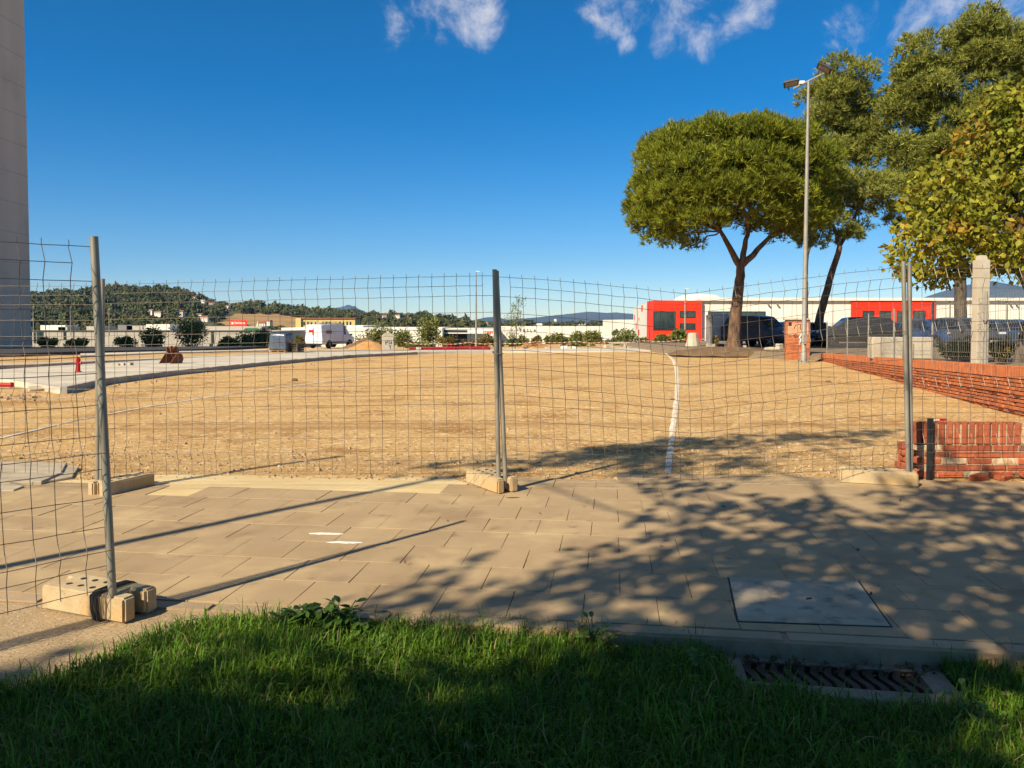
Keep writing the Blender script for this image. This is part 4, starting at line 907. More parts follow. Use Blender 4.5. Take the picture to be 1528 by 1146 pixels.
def heap(label, u, v, Y, rx, rz_, m, extra=0):
    p = at(u, v, Y); b = MB(); b.v.append((0,0,rz_)); n = 28; R_ = 8
    for r_ in range(1, R_+1):
        t = r_/R_
        for i in range(n):
            a = i*2*math.pi/n; rr = rx*t*(1+.15*mnoise.noise((math.cos(a)*1.5, math.sin(a)*1.5, u))); b.v.append((rr*math.cos(a), rr*math.sin(a)*.8, rz_*(1-t)**.9*(1+.25*mnoise.noise((rr*math.cos(a)*2, rr*math.sin(a)*2, u)))-.05*(t > .99)))
    b.f = [(0, 1+i, 1+(i+1) % n) for i in range(n)]+[(1+r_*n+i, 1+(r_+1)*n+i, 1+(r_+1)*n+(i+1) % n, 1+r_*n+(i+1) % n) for r_ in range(R_-1) for i in range(n)]
    return tag(b.build('sand_heap', m, smooth=60, loc=(p.x, p.y, gz(p.x,p.y)+extra)), label, 'sand heap')
orange_s = mat('orange_sand', (.50,.26,.09), (.40,.20,.07), .95, 3, bump=.02, bscale=15)
heap('ochre sand heap between the van and the grey cabinet', 551, 525, 66, 1.9, .75, orange_s, .1); heap('ochre sand heap right of the centre posts by the hedge', 797, 522, 64, 1.45, .62, orange_s)
heap('dark heap of spoil behind the ochre heap near the van', 546, 524, 70, 2.2, .95, earth, .1)
# utility cabinet
p = at(579, 525, 62); cb = thing('utility_cabinet', 'pale round-topped utility cabinet with black graffiti', 'cabinet', (p.x, p.y, gz(p.x,p.y)+.1), R(14))
pr = [(-.46,0),(.46,0),(.46,1.12),(.40,1.24),(.25,1.34),(0,1.38),(-.25,1.34),(-.40,1.24),(-.46,1.12)]; k = len(pr)
MB().add([(x,-.3,z) for x,z in pr]+[(x,.3,z) for x,z in pr], [tuple(range(k)), tuple(range(2*k-1,k-1,-1))]+[(i+k,(i+1)%k+k,(i+1)%k,i) for i in range(k)]).build('body', conc, cb)
MB().box((0,-.305,1.13), (.90,.02,.03)).build('lip', concg, cb); MB().box((0,-.306,.55), (.80,.012,1.0)).build('door', mat('cabinet_door', (.52,.48,.40)), cb)
for pts in ([(-.22,.45),(-.22,.78),(-.08,.78),(-.06,.66),(-.20,.60)], [(.10,.78),(.0,.72),(.1,.62),(.02,.5)], [(.18,.5),(.22,.76),(.28,.5)], [(.05,.42),(.14,.26),(.2,.42)], [(.14,.26),(.16,.12)]): scrib(cb, pts, .022, black_m, -.32)
# crimson conduit bundles
p = at(672, 524.5, 60)
for i, (u, l_, lab) in enumerate(((645,3.6,'left stack of crimson conduit pipes behind the footpath'),(682,3.4,'middle stack of crimson conduit pipes behind the footpath'),(708,2.4,'right stack of crimson conduit pipes behind the footpath'))):
    p = at(u, 524.5, 60.5+i*.2); cd = thing('conduit_stack', lab, 'pipes', (p.x, p.y, gz(p.x,p.y)+.06), R(random.uniform(-4,4)), 'stacks of crimson conduit')
    for r_, c_ in ((0,4),(1,3)):
        for k in range(c_): MB().lathe([(.075,-l_/2),(.075,l_/2)], 8, Matrix.Translation((random.uniform(-.06,.06), (k-c_/2)*.16, .08+r_*.14)) @ Matrix.Rotation(R(90), 4, 'Y')).build('pipe', crim, cd, smooth=40)
    for x in (-l_*.3, l_*.3): MB().box((x,-.34,.14), (.05,.06,.32)).build('strap', timber, cd)
p = at(671, 522, 60); tr_ = thing('trestle', 'small red folding trestle standing at the conduit stacks', 'trestle', (p.x, p.y-.3, gz(p.x,p.y)))
for s in (-1,1): MB().tube([(s*.4,-.1,0),(s*.05,0,.62)], .03, 6).build('leg', redpl, tr_); MB().tube([(s*.4,.15,0),(s*.05,.02,.62)], .03, 6).build('leg', redpl, tr_)
MB().tube([(-.22,-.04,.3),(.22,-.04,.3)], .025, 6).build('rail', redpl, tr_)
p = at(625, 525, 60); o = MB().box((0,0,.16), (.4,.35,.32)).build('concrete_cube', conc, loc=(p.x, p.y, gz(p.x,p.y)+.05)); bevel(o, .02, 1); tag(o, 'pale concrete cube at the left end of the conduit stacks', 'concrete block')
# lamp columns farther off
def column(label, u, vb, vt, Y, head=True):
    p = at(u, vb, Y); t = at(u, vt, Y); h = t.z-p.z; r = thing('lamp_column', label, 'lamp post', p, group='lamp columns')
    MB().tube([(0,0,-1.5),(0,0,h*.5),(0,0,h)], [.10,.08,.05], 8).build('column', zinc, r, smooth=50)
    if head: MB().box((.15,0,h), (.34,.14,.06)).build('lantern', wht, r)
column('slim pale lamp column left of the centre posts', 710.5, 522, 405, 70); column('slim lamp column before the red window block', 1022, 508, 431, 70); column('lamp column rising over the left warehouses', 105.5, 490, 458, 160); column('second lamp column right of the near post over the warehouses', 163, 490, 461, 160); column('thin lamp column at the far left beside the tower', 50, 490, 458, 160)
# concrete base, grey roll, white blocks by the pine
def onlot(u, v): g = G(u, v); return g
p = at(1034, 519, 47); st_ = MB().lathe([(.50,-.1),(.48,.08),(.40,.35),(.33,.62),(.30,.88),(.24,.92)], 10).build('concrete_stump', conc, smooth=30, loc=(p.x, p.y, p.z)); tag(st_, 'flared pale concrete base in front of the red block', 'concrete base')
p = at(1058.5, 516, 44); tag(MB().lathe([(.20,-.1),(.21,.5),(.19,1.2),(.20,1.75)], 12).build('grey_roll', mat('grey_roll', (.22,.20,.18), (.13,.12,.11), .9, 9, stretch=(1,1,.2)), loc=(p.x,p.y,p.z)), 'upright grey roll beside the silver van tail', 'roll')
def wb(label, u, v, Y, L, W, H, rz=0, m=conc):
    p = at(u, v, Y); o = MB().box((0,0,H/2), (L,W,H), taper=.92).build('stone_block', m, loc=(p.x,p.y,p.z-.03), rz=rz); bevel(o, .03, 1, .008); tag(o, label, 'stone block')
wb('long white block lying at the foot of the pine', 1105, 519, 41, .62, .3, .16, .1); wb('white block left of the pine roots', 1060, 517, 43, .5, .3, .18); wb('white slab in front of the black minivan', 1150, 521.5, 38.5, .62, .3, .15, -.1); wb('tilted pale block left of the brick meter housing', 1163, 521, 38, .34, .28, .3, .5)
# concrete bench and blocks by the hedge
p = at(922, 521, 58); bn = thing('concrete_bench', 'low concrete bench of slab and blocks before the hedge', 'bench', (p.x,p.y,gz(p.x,p.y)+.04))
o = MB().box((0,0,.36), (1.3,.45,.10)).build('seat', conc, bn)
for x in (-.5,.5): MB().box((x,0,.155), (.2,.4,.31)).build('leg', conc, bn)
for (u, v, s, lab) in ((906,521,.42,'flat pale stone left of the concrete bench'),(938,521,.3,'pale stone right of the concrete bench'),(842,521.5,.38,'pale cube left of the white-topped blocks at the hedge'),(849,521,.3,'pale block with dark gap before the hedge'),(857,521,.28,'small white block before the hedge'),(817,521.5,.3,'pale stone near the right sand heap')): wb(lab, u, v, 58, s*1.3, s, s*.8, random.uniform(-.5,.5), wht if 'white' in lab else conc)
# pale concrete planters by the wall
p = pk(1343, 530, 23.5)
for (u, wd, lab, m) in ((1321,.92,'left pale concrete barrier block behind the wall fence',conc),(1369,.72,'right pale concrete barrier block behind the wall fence',conc),(1346,.55,'low pale slab between the barrier blocks',concg)):
    p = at(u, 531, 24.2); o = MB().box((0,0,.34 if m == conc else .25), (wd,.4,.68 if m == conc else .5)).build('barrier_block', m, loc=(p.x,p.y,pg(p.x,p.y)), rz=R(-6)); bevel(o, .02, 1); tag(o, lab, 'concrete block')
# barrier tape along the hedge
tm = mat('barrier_tape', (.62,.05,.03), (.75,.70,.62), .5, 1); tt_ = tm.node_tree
wv = N(tt_, 'ShaderNodeTexWave', ins={'Scale': .8}); cr = N(tt_, 'ShaderNodeValToRGB'); cr.color_ramp.interpolation = 'CONSTANT'; cr.color_ramp.elements[0].color = (.40,.08,.05,1); cr.color_ramp.elements[1].position = .5; cr.color_ramp.elements[1].color = (.55,.48,.38,1)
tt_.links.new(N(tt_, 'ShaderNodeTexCoord').outputs['Object'], wv.inputs[0]); tt_.links.new(wv.outputs[0], cr.inputs[0]); tt_.links.new(cr.outputs[0], tt_.nodes['Principled BSDF'].inputs['Base Color'])
tpp = [at(u, v, 61) for u, v in ((602,511),(650,512.5),(700,511),(745,512),(800,510),(860,509.5),(900,510.5),(960,508.5),(1020,507),(1055,505))]
bt = thing('barrier_tape', 'red and white barrier tape strung along the hedge', 'tape', tpp[0])
b = MB()
for a, c in zip(tpp, tpp[1:]):
    for k in range(6):
        p, q = a.lerp(c, k/6), a.lerp(c, (k+1)/6); s0 = .12*math.sin(math.pi*k/6); s1 = .12*math.sin(math.pi*(k+1)/6); z0 = Vector((0,0,-s0)); z1 = Vector((0,0,-s1)); u_ = Vector((0,.01,.045)); o_ = tpp[0]
        b.add([p+z0-o_, q+z1-o_, q+z1+u_-o_, p+z0+u_-o_], [(0,1,2,3)])
b.build('tape', tm, bt)
for p in tpp: MB().tube([p-tpp[0]+Vector((0,0,-.95)), p-tpp[0]+Vector((0,0,.12))], .02, 6).build('stake', rust, bt)
# broken slabs on the left
for i, (pts, z0, lab) in enumerate((([(-90,726),(0,726),(62,723),(92,712),(100,700),(-60,701)], .02, 'upper large broken paving slab lying behind the left fence'), ([(60,722),(108,714),(118,702),(88,700)], .0, 'dark snapped slab corner under the fence at left'), ([(-120,738),(20,733),(36,727),(-90,727)], -.01, 'lower broken slab at the left edge'))):
    P = [G(u, v) for u, v in pts]; c = sum(P, Vector())/len(P); o = MB().prism([(p-c) for p in P], 0, .055).build('broken_slab', concg, loc=(c.x,c.y,z0-.02)); o.rotation_euler = (R(random.uniform(-1,2.5)), R(random.uniform(-2,2)), 0); bevel(o, .006, 1, .003); tag(o, lab, 'broken slab')
# rusty leaf shaped stain plate at the centre foot
g = G(760, 743); b = MB(); n = 20; b.prism([(.055*math.cos(i*2*math.pi/n)*(1+random.uniform(-.2,.2)), .02*math.sin(i*2*math.pi/n)) for i in range(n)], .001, .004); tag(b.build('rust_stain', rust, loc=g+Vector((.03,0,0)), rz=.1), 'rusty stain on the paving before the centre fence foot', 'stain')
# ------------------------------------------------------------------ vegetation
def tris_at(C, D, L, Wd, spread=.7, k=1):
    """C,D: (n,3) points and outward directions; k narrow triangles each"""
    n = len(C); C = np.repeat(C, k, 0); D = np.repeat(D, k, 0)+rng.normal(size=(n*k, 3))*spread
    D /= np.linalg.norm(D, axis=1, keepdims=True); A = np.cross(D, rnddir(n*k)); A /= np.linalg.norm(A, axis=1, keepdims=True)+1e-6
    Lr = (L*rng.uniform(.65, 1.25, (n*k, 1))); Wr = Wd*rng.uniform(.7, 1.3, (n*k, 1))
    V = np.stack([C-A*Wr/2, C+A*Wr/2, C+D*Lr], 1).reshape(-1, 3); F = np.arange(len(V)).reshape(-1, 3); return V, F
def leaves_at(C, D, L, Wd, droop=.3):
    n = len(C); D = D+rng.normal(size=(n, 3))*.6; D[:, 2] -= droop; D /= np.linalg.norm(D, axis=1, keepdims=True); A = np.cross(D, rnddir(n)); A /= np.linalg.norm(A, axis=1, keepdims=True)+1e-6
    U = np.cross(A, D); Lr = L*rng.uniform(.6, 1.25, (n, 1)); Wr = Wd*rng.uniform(.7, 1.2, (n, 1))
    b0 = C; l1 = C+D*Lr*.45-A*Wr*.5+U*Lr*.08; r1 = C+D*Lr*.45+A*Wr*.5+U*Lr*.08; m = C+D*Lr*.5-U*Lr*.02; t = C+D*Lr-U*Lr*.10
    V = np.stack([b0, l1, m, r1, t], 1).reshape(-1, 3); i = np.arange(n)[:, None]*5
    F = np.concatenate([i+[0,2,1], i+[0,3,2], i+[1,2,4], i+[2,3,4]], 1).reshape(-1, 3); return V, F
def limb(p0, p1, r0, r1, b, wob=.12, n=7, k=6):
    p0, p1 = Vector(p0), Vector(p1); L = (p1-p0).length; s = random.uniform(0, 50)
    P = [p0.lerp(p1, i/k)+Vector((mnoise.noise((i*.7, s, 0)), mnoise.noise((i*.7, 0, s)), mnoise.noise((0, s, i*.7))*.5))*wob*L*.3*math.sin(math.pi*i/k) for i in range(k+1)]
    b.tube(P, [r0+(r1-r0)*i/k for i in range(k+1)], n); return P
def tree(name, label, cat, base, group=None): return thing(name, label, cat, base, group=group)
def pine(label, base, trunk, forks, lobes, nm=needle, tuft=140, k=9, L=.30, Wd=.05, up=.35, dead=0, name='pine_tree', bk=bark, thick=.36):
    r = tree(name, label, 'tree', base); o = np.array(base)
    b = MB(); P = [Vector(p)-Vector(base) for p in trunk]; n = len(P)
    Q = [];  # smooth trunk
    for i in range(n-1):
        for t in range(4): Q.append(P[i].lerp(P[i+1], t/4)+Vector((random.gauss(0,.02), random.gauss(0,.02), 0)))
    Q.append(P[-1]); m = len(Q)
    rad = [thick*(1.28 if i == 0 else 1)*(1-.42*i/m) for i in range(m)]
    b.tube([Q[0]-Vector((0,0,.5))]+Q, [thick*1.45]+rad, 12); b.build('trunk', bk, r, smooth=70)
    lb_ = MB(); ends = []
    for (p0i, p1, r0, r1) in forks:
        p0 = P[-1] if p0i is None else (ends[p0i] if isinstance(p0i, int) else Vector(p0i)-Vector(base)); q = Vector(p1)-Vector(base); limb(p0, q, r0, r1, lb_, .25); ends.append(q)
    for (c, rr) in lobes:
        if random.random() < .75:
            cc = Vector(c)-Vector(base); e = min(ends, key=lambda q: (q-cc).length) if ends else P[-1]
            limb(e, cc, .055, .018, lb_, .35, 5, 5)
    lb_.build('limbs', bk, r, smooth=70)
    Vs, Fs, no = [], [], 0
    for (c, rr) in lobes:
        nT = int(tuft*rr*rr/.8); D = rnddir(nT); D[:, 2] = np.where(D[:, 2] < -.35, -D[:, 2]*.6, D[:, 2]); rad_ = rr*rng.uniform(.74, 1.04, (nT, 1))
        C = np.array(c)-o+D*rad_*np.array([1.05, 1.05, .8]); N_ = D*.75+np.array([0, 0, up])
        V, F = tris_at(C, N_, L, Wd, .55, k); Vs.append(V); Fs.append(F+no); no += len(V)
    me = npmesh('crown', np.concatenate(Vs), np.concatenate(Fs), nm); link('crown', me, r); return r
# umbrella pine
YP = 41.0; kP = YP/FPX
def W(u, v, Y=YP): return at(u, v, Y)
def lobes_dome(cu, cv, ru, rv, Y, n, r0, r1, vmin=-.25, depth=1.0, hollow=.75, sq=2.0, gap=0):
    k = Y/FPX; c = at(cu, cv, Y); out = []; tries = 0
    while len(out) < n:
        d = Vector(rnddir(1)[0])
        if d.z < vmin: continue
        h = random.uniform(hollow, 1.0)/((abs(d.x)**sq+abs(d.y)**sq+abs(d.z)**sq)**(1/sq))
        q_ = Vector((c.x+d.x*ru*k*h, c.y+d.y*ru*k*h*depth, c.z+d.z*rv*k*h)); tries += 1
        if gap and tries < 6000 and any((q_-Vector(o_[0])).length < gap for o_ in out): continue
        out.append(((c.x+d.x*ru*k*h, c.y+d.y*ru*k*h*depth, c.z+d.z*rv*k*h), random.uniform(r0, r1)))
    return out
lobes = lobes_dome(1087, 286, 128, 88, YP, 118, .85, 1.2, -.58, hollow=.88, sq=2.7, gap=1.18)+lobes_dome(1084, 268, 100, 62, YP, 40, .8, 1.1, -.35, hollow=.6)
lobes += [((W(u, v).x, YP+random.uniform(-1.5,2), W(u, v).z), .7) for u, v in ((955,330),(962,300),(965,345),(1010,352),(1190,330),(1170,300),(985,350),(1200,300),(960,280),(1030,345),(1045,362),(1000,366),(975,362),(1135,345),(1165,350),(1185,352),(1060,335),(1100,325),(1020,330),(1150,325))]
pine('broad umbrella pine with domed crown and forked trunk', W(1094, 517), [W(1094,517), W(1097,470), W(1103,425), W(1105,398)],
     [(None, W(1075,345), .20, .10), (None, W(1118,340), .19, .10), (None, W(1158,345), .20, .09), (0, W(1030,300,39), .10, .05), (0, W(1060,270,43), .10, .05), (1, W(1120,250), .10, .05), (1, W(1090,260,38.5), .09, .05), (2, W(1185,300), .09, .04), (2, W(1150,250,43), .09, .05), (0, W(990,310), .08, .04)], lobes, up=.6, name='umbrella_pine')
# leaning pine and the two tall pines behind
YB = 48.0
def clump(cu, cv, ru, rv, Y, n, r0=.7, r1=1.1, h=.3, dep=.8): return lobes_dome(cu, cv, ru, rv, Y, n, r0, r1, -1.1, dep, h)
l2 = clump(1232, 300, 62, 52, YB, 34, .8, 1.15)+clump(1190, 320, 30, 35, YB, 9)+clump(1290, 290, 45, 45, YB, 15)+clump(1270, 345, 30, 18, YB, 6, .5, .8)+clump(1215, 365, 35, 18, YB, 5, .45, .7)
pine('leaning pine with slanted dark trunk behind the floodlight mast', at(1214, 522, YB), [at(1214,522,YB), at(1228,455,YB), at(1240,410,YB), at(1253,368,YB)],
     [(None, at(1235,310,YB), .14, .06), (None, at(1280,310,YB), .12, .05), (0, at(1200,310,YB), .06, .03)], l2, needle2, 95, 9, .30, .05, .3, name='leaning_pine', thick=.27, bk=bark)
YC = 54.0
l3 = clump(1258, 150, 48, 66, YC, 40, .8, 1.2)+clump(1220, 170, 22, 35, YC, 10)+clump(1295, 200, 40, 70, YC, 26)+clump(1250, 235, 45, 40, YC, 14)
pine('slender tall pine directly behind the floodlight lamps', at(1201, 522, YC), [at(1201,522,YC), at(1202,440,YC), at(1204,380,YC), at(1225,310,YC)], [(None, at(1258,150,YC), .16, .05), (None, at(1290,200,YC), .1, .05)], l3, needle2, 85, 9, .34, .055, .45, name='tall_pine', thick=.17)
YD = 50.0
l4 = clump(1375, 130, 50, 70, YD, 44, .8, 1.25)+clump(1470, 80, 52, 60, YD, 48, .8, 1.25)+clump(1400, 220, 75, 55, YD, 40)+clump(1345, 260, 35, 60, YD, 16)+clump(1530, 120, 50, 80, YD, 34)+clump(1350, 330, 25, 40, YD, 9, .5, .8)+clump(1470, 190, 70, 60, YD, 34)
pine('tallest pine, towering at the right over the yellowing tree', at(1433, 524, YD), [at(1433,524,YD), at(1433,430,YD), at(1434,360,YD), at(1430,290,YD)],
     [(None, at(1380,150,YD), .2, .07), (None, at(1470,100,YD), .2, .07), (None, at(1400,230,YD), .14, .06), (None, at(1520,140,YD), .14, .06)], l4, needle2, 80, 9, .36, .058, .35, name='tall_pine', thick=.40, bk=barkd)
# yellowing broadleaf tree at the right
YL = 18.5
base = at(1524, 538, YL); bt_ = tree('broadleaf_tree', 'yellowing broadleaf tree hanging over the parking at the right edge', 'tree', base)
b = MB(); P = [Vector(p)-base for p in (at(1522,545,YL), at(1528,505,YL), at(1542,465,YL), at(1536,432,YL), at(1522,405,YL))]
b.tube(P, [.16,.135,.12,.11,.10], 10); b.build('trunk', barkd, bt_, smooth=70)
b = MB(); lob = []
for (u, v, rr, n) in ((1500,200,55,1),(1460,240,50,1),(1430,290,55,1),(1400,330,48,1),(1375,365,42,1),(1355,395,30,1),(1480,310,60,1),(1520,260,60,1),(1500,370,50,1),(1440,350,45,1),(1410,260,38,1),(1560,200,60,1),(1570,300,70,1),(1540,380,40,1),(1395,405,30,1),(1425,400,30,1),(1500,155,35,1),(1525,150,40,1),(1385,275,28,1),(1365,300,24,1)):
    c = at(u, v, YL+random.uniform(-1.5,1.5)); lob.append((c, rr*YL/FPX)); limb(P[-1], c-base, .07, .015, b, .5, 6, 6)
b.build('limbs', barkd, bt_, smooth=70)
Vs, Fs, no = [], [], 0
for c, rr in lob:
    n = int(640*rr*rr/.64); D = rnddir(n); C = np.array(c-base)+D*rr*rng.uniform(.25, 1.15, (n, 1))*np.array([1.1,1.1,.85]); V, F = leaves_at(C, D*.5, .175, .115, .5); Vs.append(V); Fs.append(F+no); no += len(V)
link('crown', npmesh('crown', np.concatenate(Vs), np.concatenate(Fs), leafy), bt_)

# bushes, hedge plants and mid-distance trees
def bush(label, u, v, Y, wpx, hpx, m=bush_m, n=700, leaf=.28, name='bush', cat='bush', zoff=-1.2, group=None, trunk=True, shape=1.0):
    k = Y/FPX; p = at(u, v, Y); rx, rz_ = wpx*k/2, hpx*k/2; base = Vector((p.x, p.y, p.z+zoff)); r = tree(name, label, cat, base, group)
    Vs, Fs, no = [], [], 0; nl = max(6, int(wpx*hpx/50)); nl = min(nl, 20); n = int(n*2.2); b = MB()
    for i in range(nl):
        d = Vector(rnddir(1)[0]); h = random.uniform(.25,.8); tz = d.z*h
        c = Vector((d.x*rx*h*(1-shape*.35*max(0,tz)), d.y*rx*h*.8, -zoff+rz_+tz*rz_)); rr = min(rx, rz_)*random.uniform(.38,.62)
        if trunk: limb((random.uniform(-.1,.1)*rx, 0, 0), c, .06, .015, b, .4, 5, 4)
        nn = n//nl; D = rnddir(nn); C = np.array(c)+D*rr*rng.uniform(.4,1.1,(nn,1)); V, F = leaves_at(C, D, leaf, leaf*.6, .1); Vs.append(V); Fs.append(F+no); no += len(V)
    if trunk: b.build('stems', barkd, r)
    link('foliage', npmesh('foliage', np.concatenate(Vs), np.concatenate(Fs), m), r); return r
for a in [('low dark bush in front of the long warehouse, left of the near post',118,519,95,60,15),('bush between the near post and the rusty bucket',187,517,95,34,18),('round bush left of the rusty bucket',228,524,88,38,36),('tall ragged tree right of the rusty bucket',284,524,88,52,50),('low bush right of the ragged tree',340,523,88,36,20),('bush in front of the dry-looking warehouse end',368,523,88,34,26),('bush left of the wrapped pallet',392,523,88,34,34),('small bush between the wrapped pallet and the van',447,524,80,20,26,bush_y),
          ('leafy tree right of the van, over the spoil heap',565,522,84,60,40),('bush behind the grey cabinet',600,523,82,30,30),('tall broad tree left of the slim lamp column',640,520,84,52,48),('spreading bush by the loading opening',668,521,80,40,22,bush_y),('orange-leaved bush left of the centre posts',722,522,75,24,24,bush_y),('orange-leaved bush touching the centre posts',742,522,75,18,22,bush_y),('bush right of the centre posts under the young tree',772,520,74,36,20),('bush behind the right sand heap',802,516,78,30,14,bush_y),('hedge bush left under the cream warehouse',830,516,78,44,18),('hedge bush under the window band',865,517,78,40,22),('hedge bush right of the window band',885,518,74,34,26),('hedge bush near the white hut',915,519,72,30,14),
          ('bush against the white annexe',935,519,72,36,28),('bush under the red squares',960,519,70,34,16),('spiky bush before the red block',985,517,64,34,18),('bush by the slim lamp column at the red block',1012,515,62,36,22),('bush at far left beside the tower foot',70,519,95,40,16),('bush under the loading hall canopy',700,521,80,30,14,bush_y),('long low hedge clump before the bench',925,521,66,60,9),('long low hedge clump under the window band',862,521,66,70,9),('low hedge clump left of the slim lamp column',625,521,76,60,12)]:
    bush(*a[:6], m=(a[6] if len(a) > 6 else bush_m), leaf=.30 if a[3] > 80 else .22, group='bushes along the lot edge')
bush('tree with dark crown on a bare stem among the far bushes', 918, 503, 140, 8, 12, name='small_tree', cat='tree', leaf=.3, n=200)
bush('low shrub at the wall fence left of the pillar', 1432, 533, 22, 70, 24, n=900, leaf=.10, zoff=-.2, group='shrubs at the wall'); bush('low shrub at the wall fence right of the pillar', 1492, 535, 19, 44, 24, m=bush_y, n=700, leaf=.09, zoff=-.2, group='shrubs at the wall')
bush('weedy shrub beside the grey roll', 1068, 517, 44, 10, 16, m=bush_y, n=160, leaf=.10, zoff=-.2)
# young tree right of the centre posts
yt = at(768, 521, 62); yr = tree('young_tree', 'thin young tree just right of the centre posts', 'tree', yt); b = MB(); h = at(776, 446, 62).z-yt.z
P = limb((0,0,-.3), (.35,0,h), .045, .012, b, .1); Vs, Fs, no = [], [], 0
for i in range(26):
    t = random.uniform(.2, 1); p = P[min(5, int(t*6))].lerp(P[min(6, int(t*6)+1)], t*6 % 1); q = p+Vector((random.gauss(0,.6), random.gauss(0,.6), random.uniform(.1,.6)))*(1.15-t*.7); limb(p, q, .014, .005, b, .3, 4, 3)
    n = 30; C = np.array(p)[None]+(np.array(q)-np.array(p))[None]*rng.uniform(.3,1.1,(n,1))+rng.normal(size=(n,3))*.13; V, F = leaves_at(C, rnddir(n), .15, .07, .2); Vs.append(V); Fs.append(F+no); no += len(V)
b.build('trunk', barkd, yr); link('crown', npmesh('crown', np.concatenate(Vs), np.concatenate(Fs), bush_m), yr)
# soil mound at the pine
p = at(1090, 522, 41); b = MB(); b.v.append((0,0,.30)); n = 40
for r_ in range(1, 9):
    t = r_/8
    for i in range(n):
        a = i*2*math.pi/n; b.v.append((3.4*t*math.cos(a), 2.4*t*math.sin(a)-.3, .30*(1-t*t)+.05*mnoise.noise((t*6*math.cos(a), t*6*math.sin(a), 1))-.1*(r_ == 8)))
b.f = [(0, 1+i, 1+(i+1) % n) for i in range(n)]+[(1+r_*n+i, 1+(r_+1)*n+i, 1+(r_+1)*n+(i+1) % n, 1+r_*n+(i+1) % n) for r_ in range(7) for i in range(n)]
tag(b.build('soil_mound', earth, smooth=60, loc=(p.x, p.y, pg(p.x, p.y)-.15)), kind='structure')

# woodland on the hill: one far mass
def treeblob(seed):
    r_ = np.random.default_rng(seed); n = 110; D = r_.normal(size=(n,3)); D /= np.linalg.norm(D, axis=1, keepdims=True); D[:,2] = np.where(D[:,2] < -.3, -D[:,2], D[:,2])
    lump = 1+.25*np.sin(D[:,:1]*5+seed)+.2*np.cos(D[:,1:2]*6+seed*2); C = D*lump*r_.uniform(.7,1.05,(n,1)); N_ = D+r_.normal(size=(n,3))*.5
    A = np.cross(N_, r_.normal(size=(n,3))); A /= np.linalg.norm(A, axis=1, keepdims=True); B_ = np.cross(N_, A); B_ /= np.linalg.norm(B_, axis=1, keepdims=True); s = r_.uniform(.28,.5,(n,1))
    return np.stack([C-A*s, C+A*s*.8-B_*s*.6, C+B_*s], 1).reshape(-1,3)
blobs = [treeblob(i) for i in range(6)]
FP = [(p[0], p[1]) for p in FIELD1]
Vs = []; cnt = 0; tries = 0
HP = [(u, v) for u, v, *_ in HOUSES]
while cnt < 5000 and tries < 40000:
    tries += 1
    u = random.uniform(-40, 770); y = random.uniform(430, 960) if random.random() < .8 else random.uniform(870, 930); x = (u-CX)/FPX*y; z = T(x, y); uu, vv = pix((x, y, z+2))
    if ridge_h(u) < -5: continue
    if inpoly(uu, vv, FP) or inpoly(uu, vv-4, FP): continue
    if any(abs(uu-a) < 9 and -3 < vv-c < 11 for a, c in HP): continue
    if 300 < u < 345 and 468 < vv < 490 and random.random() < .6: continue
    s = random.uniform(1.7, 3.1)*(1.0 if random.random() < .9 else 1.5); st3 = random.uniform(.75, 1.35)
    Vs.append(random.choice(blobs)*np.array([s, s, s*st3])+np.array([x, y, z+s*.8])); cnt += 1
for (u, v, s) in ((188,430,4.2),(193,431,3.6),(182,432,3.4),(240,433,3.6),(262,434,3.6),(278,440,3.4)):     # big pines on the crest
    y = 905; x = (u-CX)/FPX*y; Vs.append(blobs[0]*np.array([s*1.3, s, s*.8])+np.array([x, y, at(u, v, y).z]))
V = np.concatenate(Vs); tag(link('woodland', npmesh('woodland', V, np.arange(len(V)).reshape(-1,3), wood_m)), kind='stuff', label='dark pine woodland covering the hill on the left', cat='woodland')
# scrub belt in the valley and below the mountains
Vs = []
for _ in range(900):
    u = random.uniform(-60, 1300); y = random.choice([random.uniform(230,420), random.uniform(700,1600)]); x = (u-CX)/FPX*y; z = T(x, y); s = random.uniform(1.6,3.0)*(1 if y < 500 else 1.8); 
    if y < 420 and (430 < u < 545): continue
    Vs.append(random.choice(blobs)*np.array([s*1.2, s, s*.8])+np.array([x, y, z+s*.5]))
V = np.concatenate(Vs); tag(link('valley_scrub', npmesh('valley_scrub', V, np.arange(len(V)).reshape(-1,3), wood_m)), kind='stuff', label='scattered dark scrub on the valley floor', cat='scrub')

